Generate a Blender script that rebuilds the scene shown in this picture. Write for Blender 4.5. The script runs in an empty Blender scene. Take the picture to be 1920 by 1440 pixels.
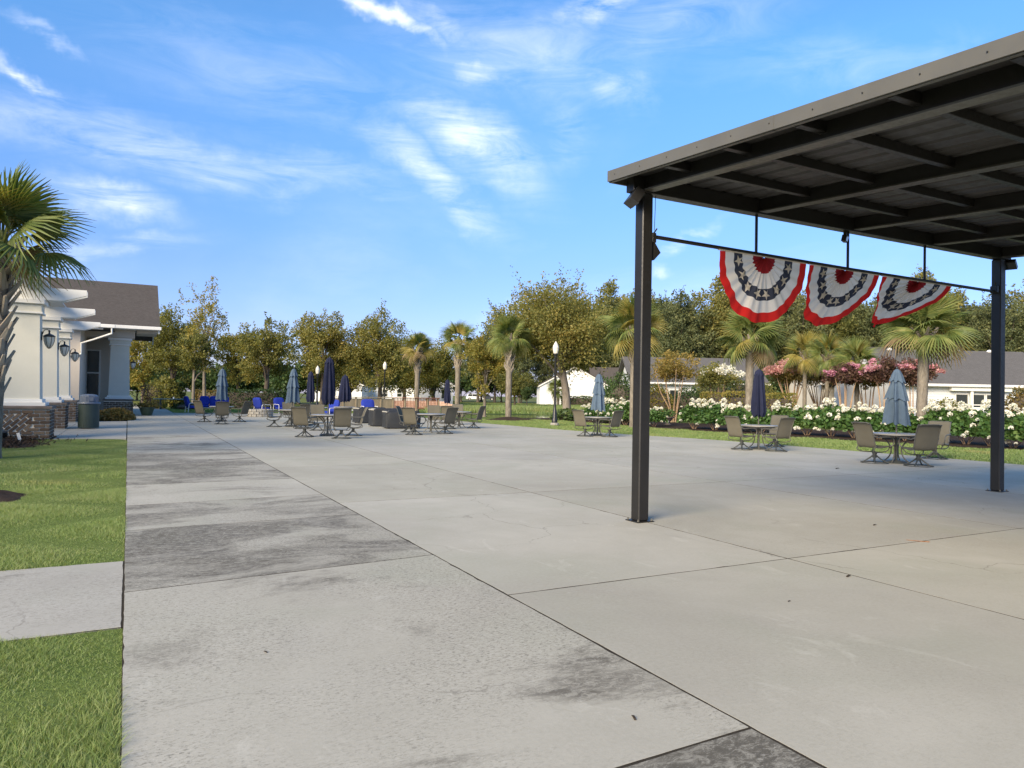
import bpy, bmesh, math, random
import numpy as np
from mathutils import Vector, Matrix, Euler

SC = bpy.context.scene
COL = SC.collection
R = math.radians
rnd = random.Random(7)
rng = np.random.default_rng(11)

# ------------------------------------------------------------------ camera
cam_d = bpy.data.cameras.new('camera')
cam = bpy.data.objects.new('camera', cam_d)
COL.objects.link(cam)
cam_d.sensor_fit = 'HORIZONTAL'
cam_d.sensor_width = 36.0
cam_d.lens = 36.0 * 1350.0 / 1920.0
cam_d.clip_start = 0.05
cam_d.clip_end = 3000.0
cam.location = (0, 0, 1.5)
cam.rotation_mode = 'QUATERNION'
cam.rotation_quaternion = (Matrix.Rotation(R(-28.05), 3, 'Z') @ Matrix.Rotation(R(90.9), 3, 'X')
                           @ Matrix.Rotation(R(1.0), 3, 'Z')).to_quaternion()
SC.camera = cam

# ------------------------------------------------------------------ light and exposure
SUN_EL = 27.0
SUN_FROM = Vector((-0.87, -0.49, 0)).normalized()      # horizontal direction towards the sun
sd = SUN_FROM * math.cos(R(SUN_EL)) + Vector((0, 0, math.sin(R(SUN_EL))))
sun_d = bpy.data.lights.new('sun', 'SUN')
sun_d.energy = 3.3
sun_d.angle = R(34)
sun_d.color = (1.0, 0.82, 0.57)
sun = bpy.data.objects.new('sun', sun_d)
COL.objects.link(sun)
sun.location = (-40, -15, 30)
sun.rotation_mode = 'QUATERNION'
sun.rotation_quaternion = sd.to_track_quat('Z', 'Y')

SC.view_settings.view_transform = 'Standard'
SC.view_settings.look = 'None'
SC.view_settings.exposure = 1.14
SC.view_settings.gamma = 1.0
SC.render.engine = 'CYCLES'
SC.cycles.use_denoising = True
SC.cycles.max_bounces = 6
SC.cycles.diffuse_bounces = 4
SC.cycles.transparent_max_bounces = 6
SC.cycles.sample_clamp_indirect = 6.0


def new_nodes(nt):
    nt.nodes.clear()
    N = lambda t, **k: _mk(nt, t, k)
    L = lambda a, b: nt.links.new(a, b)
    return N, L


def _mk(nt, t, k):
    n = nt.nodes.new(t)
    for a, v in k.items():
        if a.startswith('i_'):
            n.inputs[a[2:].replace('_', ' ')].default_value = v
        else:
            setattr(n, a, v)
    return n


def ramp(N, L, fac, stops, interp='LINEAR'):
    n = N('ShaderNodeValToRGB')
    cr = n.color_ramp
    cr.interpolation = interp
    while len(cr.elements) < len(stops):
        cr.elements.new(0.5)
    for e, (p, c) in zip(cr.elements, stops):
        e.position = p
        e.color = (c[0], c[1], c[2], 1) if isinstance(c, (tuple, list)) else (c, c, c, 1)
    if fac is not None:
        L(fac, n.inputs['Fac'])
    return n.outputs['Color']


def mixc(N, L, fac, a, b, mode='MIX'):
    n = N('ShaderNodeMix', data_type='RGBA', blend_type=mode)
    for i, v in ((0, fac), (6, a), (7, b)):
        if isinstance(v, (int, float)):
            n.inputs[i].default_value = v
        elif isinstance(v, (tuple, list)):
            n.inputs[i].default_value = (*v[:3], 1)
        else:
            L(v, n.inputs[i])
    return n.outputs[2]


def math_n(N, L, op, a, b=0.0, clamp=False):
    n = N('ShaderNodeMath', operation=op, use_clamp=clamp)
    for i, v in ((0, a), (1, b)):
        if isinstance(v, (int, float)):
            n.inputs[i].default_value = v
        else:
            L(v, n.inputs[i])
    return n.outputs[0]


# world: physical sky, tinted a little, with thin high cloud
world = bpy.data.worlds.new('World')
SC.world = world
world.use_nodes = True
N, L = new_nodes(world.node_tree)
sky = N('ShaderNodeTexSky', sky_type='NISHITA', sun_disc=False)
sky.sun_elevation = R(SUN_EL)
sky.sun_rotation = math.atan2(SUN_FROM.x, SUN_FROM.y)
sky.altitude = 10
sky.air_density = 1.0
sky.dust_density = 0.6
sky.ozone_density = 2.0
tc = N('ShaderNodeTexCoord')
sep = N('ShaderNodeSeparateXYZ')
L(tc.outputs['Generated'], sep.inputs[0])
zc = math_n(N, L, 'MAXIMUM', math_n(N, L, 'ADD', sep.outputs[2], 0.10), 0.02)
u = math_n(N, L, 'DIVIDE', sep.outputs[0], zc)
v = math_n(N, L, 'DIVIDE', sep.outputs[1], zc)
cb = N('ShaderNodeCombineXYZ')
L(u, cb.inputs[0]); L(v, cb.inputs[1])
mp = N('ShaderNodeMapping')
mp.inputs['Rotation'].default_value = (0, 0, R(38))
mp.inputs['Scale'].default_value = (0.9, 0.42, 1)
mp.inputs['Location'].default_value = (0.3, 0.1, 0)
L(cb.outputs[0], mp.inputs[0])
n1 = N('ShaderNodeTexNoise', i_Scale=0.85, i_Detail=8.0, i_Roughness=0.56, i_Distortion=0.5)
L(mp.outputs[0], n1.inputs['Vector'])
n2 = N('ShaderNodeTexNoise', i_Scale=0.38, i_Detail=3.0, i_Roughness=0.5, i_Distortion=0.3)
L(mp.outputs[0], n2.inputs['Vector'])
mp3 = N('ShaderNodeMapping')
mp3.inputs['Scale'].default_value = (1.0, 1.0, 1)
L(cb.outputs[0], mp3.inputs[0])
n3 = N('ShaderNodeTexNoise', i_Scale=3.2, i_Detail=7.0, i_Roughness=0.62, i_Distortion=0.4)
L(mp3.outputs[0], n3.inputs['Vector'])
wisp = ramp(N, L, n1.outputs[0], [(0.47, 0.0), (0.80, 1.0)])
veil = ramp(N, L, n2.outputs[0], [(0.42, 0.0), (0.74, 1.0)])
fine = ramp(N, L, n3.outputs[0], [(0.30, 0.35), (0.72, 1.0)])
cl = math_n(N, L, 'MULTIPLY', math_n(N, L, 'MULTIPLY', wisp, math_n(N, L, 'ADD', veil, 0.12)), fine)
cl = math_n(N, L, 'ADD', math_n(N, L, 'MULTIPLY', cl, 1.25), math_n(N, L, 'MULTIPLY', veil, 0.09), clamp=True)
# thin towards the horizon
hz = N('ShaderNodeMapRange')
hz.inputs['From Min'].default_value = 0.01
hz.inputs['From Max'].default_value = 0.20
L(sep.outputs[2], hz.inputs['Value'])
cl = math_n(N, L, 'MULTIPLY', cl, hz.outputs[0], clamp=True)
# banks of thin cloud: (centre azimuth, elevation, half length, half width, tilt, strength), degrees
BANKS = [(24.3, 19.4, 5.09, 1.91, -25, 0.85), (21.4, 16.4, 5.09, 1.27, -30, 0.75), (3.0, 16.7, 14.01, 1.61, -5, 0.5), (-0.8, 13.1, 3.18, 0.93, -12, 0.9), (-0.7, 9.7, 4.03, 0.68, 10, 0.6), (17.4, 27.6, 4.67, 0.51, -20, 0.9), (22.0, 27.1, 2.55, 0.85, -10, 0.5), (-6.1, 19.8, 2.55, 0.38, -27, 0.85), (25.0, 24.4, 2.12, 0.93, -15, 0.7), (34.1, 28.3, 2.12, 0.93, 25, 0.75), (28.0, 25.6, 8.06, 2.97, -5, 0.36), (35.7, 23.4, 2.97, 1.27, -20, 0.4), (42.4, 11.7, 2.12, 0.51, 22, 0.95), (40.0, 9.5, 0.85, 0.55, -20, 0.7), (29.6, 7.5, 2.33, 0.68, 15, 0.85), (32.0, 20.5, 2.12, 2.55, -20, 0.32), (-5.9, 23.0, 2.12, 0.38, -20, 0.55), (11.1, 21.9, 11.04, 2.97, -12, 0.22), (40.6, 27.2, 6.79, 2.55, 0, 0.28), (53.2, 22.8, 9.34, 2.12, -10, 0.18)]
wn = N('ShaderNodeTexNoise', i_Scale=5.0, i_Detail=6.0, i_Roughness=0.62)
L(tc.outputs['Generated'], wn.inputs['Vector'])
wv = N('ShaderNodeVectorMath', operation='MULTIPLY_ADD')
L(wn.outputs['Color'], wv.inputs[0])
wv.inputs[1].default_value = (0.13, 0.13, 0.13)
L(tc.outputs['Generated'], wv.inputs[2])
wsub = N('ShaderNodeVectorMath', operation='SUBTRACT')
L(wv.outputs[0], wsub.inputs[0])
wsub.inputs[1].default_value = (0.065, 0.065, 0.065)
bank = None
for az, el, hl, hw, tilt, st_ in BANKS:
    a_, e_ = R(az), R(el)
    right = Vector((math.cos(a_), -math.sin(a_), 0))
    up_ = Vector((-math.sin(a_) * math.sin(e_), -math.cos(a_) * math.sin(e_), math.cos(e_)))
    t_ = R(tilt)
    ax1 = (right * math.cos(t_) + up_ * math.sin(t_)) / math.sin(R(hl))
    ax2 = (-right * math.sin(t_) + up_ * math.cos(t_)) / math.sin(R(hw))
    cdir = Vector((math.sin(a_) * math.cos(e_), math.cos(a_) * math.cos(e_), math.sin(e_)))
    q = None
    for ax in (ax1, ax2):
        d_ = N('ShaderNodeVectorMath', operation='DOT_PRODUCT')
        L(wsub.outputs[0], d_.inputs[0])
        d_.inputs[1].default_value = tuple(ax)
        o_ = math_n(N, L, 'SUBTRACT', d_.outputs['Value'], cdir.dot(ax))
        o_ = math_n(N, L, 'MULTIPLY', o_, o_)
        q = o_ if q is None else math_n(N, L, 'ADD', q, o_)
    m_ = math_n(N, L, 'MULTIPLY', math_n(N, L, 'POWER', 2.718, math_n(N, L, 'MULTIPLY', q, -1.0)), st_)
    bank = m_ if bank is None else math_n(N, L, 'MAXIMUM', bank, m_)
n4 = N('ShaderNodeTexNoise', i_Scale=11.0, i_Detail=10.0, i_Roughness=0.64, i_Distortion=0.7)
mp4 = N('ShaderNodeMapping')
mp4.inputs['Rotation'].default_value = (0, R(20), R(25))
mp4.inputs['Scale'].default_value = (0.55, 1.0, 2.6)
L(tc.outputs['Generated'], mp4.inputs[0])
L(mp4.outputs[0], n4.inputs['Vector'])
tex = ramp(N, L, n4.outputs[0], [(0.34, 0.02), (0.70, 1.0)])
bank = math_n(N, L, 'MULTIPLY', bank, tex, clamp=True)
cl = math_n(N, L, 'MAXIMUM', math_n(N, L, 'MULTIPLY', cl, 0.6), bank, clamp=True)
eln = N('ShaderNodeMapRange')
eln.inputs['From Min'].default_value = 0.0
eln.inputs['From Max'].default_value = 0.42
L(sep.outputs[2], eln.inputs['Value'])
tcol = ramp(N, L, eln.outputs[0], [(0.0, (0.48, 0.47, 0.76)), (0.4, (0.45, 0.55, 0.84)), (1.0, (0.50, 0.84, 1.10))])
tint = mixc(N, L, 1.0, sky.outputs[0], tcol, 'MULTIPLY')
skyc = mixc(N, L, math_n(N, L, 'MULTIPLY', cl, 0.80), tint, (7.0, 6.9, 7.0))
bg = N('ShaderNodeBackground')
bg.inputs['Strength'].default_value = 0.115
L(skyc, bg.inputs['Color'])
wo = N('ShaderNodeOutputWorld')
L(bg.outputs[0], wo.inputs[0])
world.cycles.sampling_method = 'MANUAL'
world.cycles.sample_map_resolution = 512

# ------------------------------------------------------------------ materials
MATS = {}


def principled(name, build, rough=0.8, spec=0.3, metallic=0.0):
    m = bpy.data.materials.new(name)
    m.use_nodes = True
    N, L = new_nodes(m.node_tree)
    p = N('ShaderNodeBsdfPrincipled')
    p.inputs['Roughness'].default_value = rough
    p.inputs['Specular IOR Level'].default_value = spec
    p.inputs['Metallic'].default_value = metallic
    o = N('ShaderNodeOutputMaterial')
    L(p.outputs[0], o.inputs[0])
    build(N, L, p)
    MATS[name] = m
    return m


def obj_coord(N):
    return N('ShaderNodeTexCoord').outputs['Object']


def world_pos(N):
    return N('ShaderNodeNewGeometry').outputs['Position']


def noise(N, L, vec, scale, detail=4.0, rough=0.55, dist=0.0):
    n = N('ShaderNodeTexNoise', i_Scale=scale, i_Detail=detail, i_Roughness=rough, i_Distortion=dist)
    if vec is not None:
        L(vec, n.inputs['Vector'])
    return n.outputs[0]


def scaled(N, L, vec, s):
    m = N('ShaderNodeMapping')
    m.inputs['Scale'].default_value = s
    L(vec, m.inputs[0])
    return m.outputs[0]


def bump(N, L, p, h, strength=0.3, dist=0.01):
    b = N('ShaderNodeBump')
    b.inputs['Strength'].default_value = strength
    b.inputs['Distance'].default_value = dist
    L(h, b.inputs['Height'])
    L(b.outputs[0], p.inputs['Normal'])


def plain(name, col, var=0.12, scale=6.0, rough=0.7, spec=0.3, metallic=0.0, bumps=0.0, bscale=60.0, stretch=(1, 1, 1)):
    """paint, metal, fabric: one colour with grain and wear"""
    def b(N, L, p):
        vec = scaled(N, L, obj_coord(N), stretch)
        n = noise(N, L, vec, scale, 6.0, 0.6)
        n2 = noise(N, L, vec, scale * 9, 3.0, 0.6)
        oi = N('ShaderNodeObjectInfo')
        lo = tuple(c * (1 - var) for c in col)
        hi = tuple(min(1, c * (1 + var)) for c in col)
        c = ramp(N, L, n, [(0.3, lo), (0.7, hi)])
        c = mixc(N, L, math_n(N, L, 'MULTIPLY', n2, 0.22), c, tuple(x * 0.72 for x in col))
        c = mixc(N, L, math_n(N, L, 'MULTIPLY', oi.outputs['Random'], 0.22), c, tuple(x * 0.78 for x in col))
        L(c, p.inputs['Base Color'])
        rr = ramp(N, L, n2, [(0.3, max(0.05, rough - 0.1)), (0.7, min(1, rough + 0.1))])
        L(rr, p.inputs['Roughness'])
        if bumps:
            bump(N, L, p, noise(N, L, vec, bscale, 3.0), bumps, 0.004)
    return principled(name, b, rough, spec, metallic)


def mat_concrete():
    def b(N, L, p):
        w = world_pos(N)
        big = noise(N, L, w, 0.35, 5.0, 0.6, 0.4)
        mid = noise(N, L, w, 1.7, 6.0, 0.65, 0.5)
        fine = noise(N, L, w, 34.0, 4.0, 0.7)
        spk = noise(N, L, scaled(N, L, w, (0.5, 1.0, 1)), 72.0, 4.0, 0.72, 0.9)
        at = N('ShaderNodeAttribute', attribute_type='OBJECT', attribute_name='stain')
        tn = N('ShaderNodeAttribute', attribute_type='OBJECT', attribute_name='tone')
        c = ramp(N, L, big, [(0.28, (0.322, 0.298, 0.238)), (0.5, (0.392, 0.366, 0.294)), (0.74, (0.46, 0.43, 0.35))])
        c = mixc(N, L, math_n(N, L, 'MULTIPLY', ramp(N, L, mid, [(0.44, 0.0), (0.70, 1.0)]), 0.42), c, (0.335, 0.318, 0.258))
        # soft greenish damp marks
        gr = noise(N, L, w, 0.55, 3.0, 0.5, 0.8)
        c = mixc(N, L, math_n(N, L, 'MULTIPLY', ramp(N, L, gr, [(0.50, 0.0), (0.72, 1.0)]), 0.55), c, (0.315, 0.312, 0.235))
        c = mixc(N, L, math_n(N, L, 'MULTIPLY', ramp(N, L, fine, [(0.35, 0.0), (0.7, 1.0)]), 0.16), c, (0.56, 0.53, 0.46))
        # mildew: zones broken up into flecks, more of it where 'stain' is high
        st = noise(N, L, scaled(N, L, w, (0.55, 1.0, 1)), 1.0, 8.0, 0.68, 0.7)
        lo = math_n(N, L, 'SUBTRACT', 0.70, math_n(N, L, 'MULTIPLY', at.outputs['Fac'], 0.345))
        zone = math_n(N, L, 'MULTIPLY', math_n(N, L, 'SUBTRACT', st, lo), 7.5, clamp=True)
        fl = noise(N, L, scaled(N, L, w, (0.6, 1.0, 1)), 21.0, 8.0, 0.82, 0.8)
        fleck = ramp(N, L, fl, [(0.43, 0.0), (0.53, 1.0)])
        s = math_n(N, L, 'MULTIPLY', zone, math_n(N, L, 'ADD', math_n(N, L, 'MULTIPLY', fleck, 0.62), 0.30))
        c = mixc(N, L, math_n(N, L, 'MULTIPLY', s, 0.92), c, (0.092, 0.080, 0.060))
        # grit and specks of leaf litter
        sp = ramp(N, L, spk, [(0.54, 0.0), (0.60, 1.0)])
        dens = math_n(N, L, 'MULTIPLY', ramp(N, L, noise(N, L, w, 0.6, 4.0, 0.6), [(0.36, 0.0), (0.54, 1.0)]), math_n(N, L, 'ADD', math_n(N, L, 'MULTIPLY', at.outputs['Fac'], 1.7), 0.07), clamp=True)
        c = mixc(N, L, math_n(N, L, 'MULTIPLY', math_n(N, L, 'MULTIPLY', sp, dens), 0.70, clamp=True), c, (0.105, 0.096, 0.076))
        sp2 = ramp(N, L, spk, [(0.36, 1.0), (0.42, 0.0)])
        c = mixc(N, L, math_n(N, L, 'MULTIPLY', math_n(N, L, 'MULTIPLY', sp2, dens), 0.5, clamp=True), c, (0.58, 0.55, 0.47))
        # pale scuffs
        pal = ramp(N, L, noise(N, L, scaled(N, L, w, (1.0, 0.45, 1)), 2.3, 7.0, 0.7, 1.2), [(0.60, 0.0), (0.74, 1.0)])
        c = mixc(N, L, math_n(N, L, 'MULTIPLY', pal, 0.35), c, (0.62, 0.59, 0.50))
        # hairline cracks
        vo = N('ShaderNodeTexVoronoi', feature='DISTANCE_TO_EDGE', i_Scale=0.42)
        wrp = N('ShaderNodeVectorMath', operation='MULTIPLY_ADD')
        wnn = N('ShaderNodeTexNoise', i_Scale=1.6, i_Detail=6.0)
        L(w, wnn.inputs['Vector']); L(wnn.outputs['Color'], wrp.inputs[0])
        wrp.inputs[1].default_value = (0.9, 0.9, 0.0)
        L(w, wrp.inputs[2]); L(wrp.outputs[0], vo.inputs['Vector'])
        crk = ramp(N, L, vo.outputs['Distance'], [(0.0, 1.0), (0.0022, 0.0)])
        crm = ramp(N, L, noise(N, L, w, 0.33, 2.0), [(0.50, 0.0), (0.58, 1.0)])
        c = mixc(N, L, math_n(N, L, 'MULTIPLY', math_n(N, L, 'MULTIPLY', crk, crm), 0.55), c, (0.16, 0.145, 0.115))
        c = mixc(N, L, 1.0, c, tn.outputs['Color'], 'MULTIPLY')
        L(c, p.inputs['Base Color'])
        L(ramp(N, L, mid, [(0.3, 0.75), (0.7, 0.95)]), p.inputs['Roughness'])
        h = math_n(N, L, 'ADD', fine, math_n(N, L, 'MULTIPLY', spk, 0.8))
        bump(N, L, p, h, 0.3, 0.004)
    principled('concrete', b, 0.88, 0.25)


def mat_ground(name, stops, scale, fine_scale, dark):
    def b(N, L, p):
        w = world_pos(N)
        a = noise(N, L, w, scale, 5.0, 0.6, 0.4)
        f = noise(N, L, w, fine_scale, 4.0, 0.7)
        c = ramp(N, L, a, stops)
        c = mixc(N, L, math_n(N, L, 'MULTIPLY', ramp(N, L, f, [(0.35, 1.0), (0.65, 0.0)]), 0.6), c, dark)
        L(c, p.inputs['Base Color'])
        bump(N, L, p, f, 0.7, 0.03)
    principled(name, b, 0.95, 0.1)


def mat_leaf(name, stops, trans=0.35, rough=0.6, pscale=0.35, patch=None):
    """foliage: each leaf its own tint, clumps of lighter and darker green, light shining through"""
    m = bpy.data.materials.new(name)
    m.use_nodes = True
    N, L = new_nodes(m.node_tree)
    ge = N('ShaderNodeNewGeometry')
    oi = N('ShaderNodeObjectInfo')
    n = noise(N, L, ge.outputs['Position'], pscale, 3.0, 0.6)
    f = math_n(N, L, 'ADD', math_n(N, L, 'MULTIPLY', ge.outputs['Random Per Island'], 0.55),
               math_n(N, L, 'MULTIPLY', n, 0.62))
    f = math_n(N, L, 'SUBTRACT', math_n(N, L, 'ADD', f, math_n(N, L, 'MULTIPLY', oi.outputs['Random'], 0.22)), 0.20, clamp=True)
    k = len(stops)
    c = ramp(N, L, f, [(i / (k - 1), s) for i, s in enumerate(stops)])
    if patch:
        pc, lo, hi, sc = patch
        pn = noise(N, L, ge.outputs['Position'], sc, 2.0, 0.5)
        c = mixc(N, L, ramp(N, L, pn, [(lo, 0.0), (hi, 1.0)]), c, pc)
    p = N('ShaderNodeBsdfPrincipled')
    p.inputs['Roughness'].default_value = rough
    p.inputs['Specular IOR Level'].default_value = 0.25
    L(c, p.inputs['Base Color'])
    t = N('ShaderNodeBsdfTranslucent')
    tcx = mixc(N, L, 1.0, c, (1.5, 1.35, 0.6), 'MULTIPLY')
    L(tcx, t.inputs['Color'])
    mx = N('ShaderNodeMixShader')
    mx.inputs[0].default_value = trans
    L(p.outputs[0], mx.inputs[1]); L(t.outputs[0], mx.inputs[2])
    o = N('ShaderNodeOutputMaterial')
    L(mx.outputs[0], o.inputs[0])
    MATS[name] = m
    return m


def mat_fabric(name, col, trans=0.25, var=0.15):
    m = bpy.data.materials.new(name)
    m.use_nodes = True
    N, L = new_nodes(m.node_tree)
    v = obj_coord(N)
    a = noise(N, L, v, 3.0, 5.0, 0.6)
    oi = N('ShaderNodeObjectInfo')
    c = ramp(N, L, a, [(0.3, tuple(x * (1 - var) for x in col)), (0.7, tuple(min(1, x * (1 + var)) for x in col))])
    c = mixc(N, L, math_n(N, L, 'MULTIPLY', oi.outputs['Random'], 0.25), c, tuple(x * 0.75 for x in col))
    p = N('ShaderNodeBsdfPrincipled')
    p.inputs['Roughness'].default_value = 0.9
    p.inputs['Specular IOR Level'].default_value = 0.12
    L(c, p.inputs['Base Color'])
    w = N('ShaderNodeTexWave', i_Scale=150.0, i_Distortion=1.0)
    L(v, w.inputs['Vector'])
    bump(N, L, p, w.outputs[1], 0.12, 0.002)
    t = N('ShaderNodeBsdfTranslucent')
    L(c, t.inputs['Color'])
    mx = N('ShaderNodeMixShader')
    mx.inputs[0].default_value = trans
    L(p.outputs[0], mx.inputs[1]); L(t.outputs[0], mx.inputs[2])
    o = N('ShaderNodeOutputMaterial')
    L(mx.outputs[0], o.inputs[0])
    MATS[name] = m


def mat_bark(name, c0, c1, sc=5.0):
    def b(N, L, p):
        v = scaled(N, L, obj_coord(N), (1, 1, 0.28))
        n = noise(N, L, v, sc, 7.0, 0.7, 0.6)
        L(ramp(N, L, n, [(0.3, c0), (0.68, c1)]), p.inputs['Base Color'])
        bump(N, L, p, n, 0.9, 0.03)
    principled(name, b, 0.92, 0.15)


def mat_shingle(name, c0, c1):
    def b(N, L, p):
        v = obj_coord(N)
        br = N('ShaderNodeTexBrick', i_Scale=4.0)
        br.inputs['Color1'].default_value = (*c0, 1)
        br.inputs['Color2'].default_value = (*c1, 1)
        br.inputs['Mortar'].default_value = (*[x * 0.55 for x in c0], 1)
        br.inputs['Mortar Size'].default_value = 0.02
        L(v, br.inputs['Vector'])
        n = noise(N, L, v, 1.2, 6.0, 0.7)
        c = mixc(N, L, math_n(N, L, 'MULTIPLY', n, 0.5), br.outputs[0], tuple(x * 1.25 for x in c1))
        L(c, p.inputs['Base Color'])
        bump(N, L, p, noise(N, L, v, 30.0, 3.0), 0.5, 0.01)
    principled(name, b, 0.95, 0.1)


def mat_brick():
    def b(N, L, p):
        oi = N('ShaderNodeObjectInfo')
        v = obj_coord(N)
        n = noise(N, L, v, 14.0, 6.0, 0.7)
        c = ramp(N, L, oi.outputs['Random'], [(0.0, (0.055, 0.038, 0.028)), (0.3, (0.095, 0.064, 0.045)), (0.6, (0.14, 0.098, 0.068)), (0.85, (0.20, 0.15, 0.105)), (1.0, (0.08, 0.066, 0.056))])
        c = mixc(N, L, math_n(N, L, 'MULTIPLY', n, 0.4), c, (0.19, 0.14, 0.10))
        L(c, p.inputs['Base Color'])
        bump(N, L, p, noise(N, L, v, 60.0, 4.0), 0.6, 0.006)
    principled('brick', b, 0.92, 0.15)


mat_concrete()
mat_brick()
mat_ground('lawn_soil', [(0.3, (0.10, 0.145, 0.03)), (0.55, (0.145, 0.19, 0.045)), (0.75, (0.21, 0.22, 0.07))], 0.5, 26.0, (0.06, 0.09, 0.02))
mat_ground('far_lawn', [(0.3, (0.10, 0.13, 0.028)), (0.55, (0.16, 0.175, 0.042)), (0.75, (0.21, 0.20, 0.065))], 0.08, 3.0, (0.07, 0.085, 0.02))
mat_ground('mulch', [(0.3, (0.045, 0.030, 0.022)), (0.6, (0.085, 0.058, 0.042)), (0.8, (0.12, 0.088, 0.066))], 6.0, 45.0, (0.02, 0.014, 0.010))
mat_ground('road', [(0.3, (0.12, 0.12, 0.115)), (0.7, (0.17, 0.168, 0.16))], 0.4, 20.0, (0.09, 0.09, 0.088))
mat_leaf('leaf_grass', [(0.124, 0.193, 0.046), (0.205, 0.290, 0.085), (0.299, 0.353, 0.140), (0.412, 0.396, 0.232)], 0.3, 0.6, 0.6,
         ((0.36, 0.32, 0.13), 0.60, 0.82, 0.5))
mat_leaf('leaf_oak', [(0.083, 0.099, 0.032), (0.157, 0.168, 0.052), (0.258, 0.241, 0.072), (0.437, 0.333, 0.105)], 0.42, 0.6, 0.5)
mat_leaf('leaf_sun_gold', [(0.092, 0.118, 0.029), (0.175, 0.185, 0.045), (0.316, 0.260, 0.064), (0.500, 0.360, 0.096)], 0.40, 0.6, 0.4)  # gold of the low sun put into the leaf colour
mat_leaf('leaf_pine', [(0.050, 0.067, 0.031), (0.096, 0.115, 0.049), (0.156, 0.168, 0.066), (0.263, 0.239, 0.094)], 0.2, 0.6, 0.3)
mat_leaf('leaf_hedge', [(0.026, 0.052, 0.018), (0.049, 0.086, 0.029), (0.078, 0.120, 0.039), (0.130, 0.163, 0.052)], 0.2, 0.5, 1.2)
mat_leaf('leaf_hydrangea', [(0.027, 0.069, 0.020), (0.056, 0.119, 0.033), (0.094, 0.169, 0.045), (0.163, 0.225, 0.069)], 0.25, 0.5, 1.6)
mat_leaf('leaf_myrtle', [(0.058, 0.072, 0.023), (0.124, 0.111, 0.036), (0.208, 0.150, 0.049), (0.351, 0.215, 0.078)], 0.35, 0.6, 0.8)
mat_leaf('leaf_plum', [(0.052, 0.029, 0.026), (0.091, 0.046, 0.039), (0.130, 0.078, 0.052), (0.130, 0.117, 0.058)], 0.25, 0.6, 0.8)
mat_leaf('leaf_yellow', [(0.12, 0.12, 0.03), (0.21, 0.175, 0.045), (0.34, 0.25, 0.075), (0.46, 0.33, 0.12)], 0.4, 0.6, 0.6)
mat_leaf('blossom_pink', [(0.340, 0.125, 0.160), (0.480, 0.200, 0.240), (0.600, 0.338, 0.320), (0.680, 0.500, 0.380)], 0.35, 0.7, 1.0)
mat_leaf('blossom_magenta', [(0.360, 0.102, 0.200), (0.480, 0.187, 0.290), (0.580, 0.340, 0.400), (0.660, 0.544, 0.480)], 0.35, 0.7, 1.0)
mat_leaf('blossom_white', [(0.530, 0.535, 0.448), (0.700, 0.696, 0.625), (0.827, 0.813, 0.779), (0.912, 0.909, 0.920)], 0.25, 0.7, 2.0)
mat_leaf('frond_green', [(0.074, 0.110, 0.031), (0.128, 0.172, 0.049), (0.208, 0.235, 0.070), (0.336, 0.304, 0.109)], 0.30, 0.45, 0.9)
mat_leaf('frond_sun_gold', [(0.169, 0.158, 0.037), (0.253, 0.222, 0.053), (0.359, 0.296, 0.084), (0.444, 0.359, 0.137)], 0.35, 0.45, 0.9)  # yellow sunlight put into the frond colour
mat_leaf('frond_dry', [(0.16, 0.115, 0.06), (0.24, 0.175, 0.09), (0.32, 0.24, 0.13), (0.36, 0.29, 0.18)], 0.25, 0.7, 0.9)
mat_bark('bark_grey', (0.10, 0.085, 0.068), (0.27, 0.235, 0.195))
mat_bark('bark_dark', (0.055, 0.045, 0.036), (0.14, 0.115, 0.09))
mat_bark('bark_palm', (0.10, 0.085, 0.066), (0.28, 0.245, 0.195), 9.0)
mat_bark('bark_boot', (0.20, 0.165, 0.125), (0.46, 0.40, 0.32), 7.0)
mat_bark('bark_myrtle', (0.30, 0.19, 0.115), (0.52, 0.37, 0.24), 6.0)
mat_shingle('shingle_brown', (0.070, 0.061, 0.054), (0.098, 0.086, 0.076))
mat_shingle('shingle_grey', (0.10, 0.094, 0.088), (0.135, 0.127, 0.118))
plain('bronze_metal', (0.0165, 0.0155, 0.0145), 0.2, 3.0, 0.42, 0.45, 0.0, 0.1, 200.0)
plain('bronze_trim', (0.112, 0.106, 0.088), 0.12, 2.0, 0.42, 0.45, 0.0)
plain('roof_deck', (0.052, 0.050, 0.049), 0.18, 0.9, 0.5, 0.4)
plain('flange_metal', (0.055, 0.051, 0.045), 0.15, 3.0, 0.45, 0.4)
plain('black_metal', (0.018, 0.018, 0.018), 0.2, 5.0, 0.4, 0.5)
plain('chair_frame', (0.105, 0.100, 0.082), 0.2, 5.0, 0.45, 0.45)
plain('dark_base', (0.055, 0.060, 0.056), 0.2, 5.0, 0.5, 0.4)
plain('table_top', (0.30, 0.285, 0.25), 0.12, 4.0, 0.30, 0.5)
plain('stucco_sage', (0.70, 0.675, 0.57), 0.05, 1.2, 0.9, 0.2, 0.0, 0.5, 90.0)
plain('stucco_taupe', (0.60, 0.535, 0.45), 0.06, 1.2, 0.9, 0.2, 0.0, 0.5, 90.0)
plain('white_paint', (0.80, 0.78, 0.72), 0.05, 2.0, 0.6, 0.35, 0.0, 0.1, 60.0)
plain('white_siding', (0.76, 0.76, 0.74), 0.05, 1.0, 0.65, 0.3)
plain('cream_siding', (0.72, 0.66, 0.55), 0.05, 1.0, 0.65, 0.3)
plain('mortar', (0.74, 0.68, 0.57), 0.12, 12.0, 0.95, 0.1, 0.0, 0.6, 80.0)
plain('cap_stone', (0.17, 0.14, 0.12), 0.25, 5.0, 0.9, 0.2, 0.0, 0.5, 50.0)
plain('glass_dark', (0.030, 0.036, 0.034), 0.3, 1.0, 0.06, 0.6)
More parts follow.
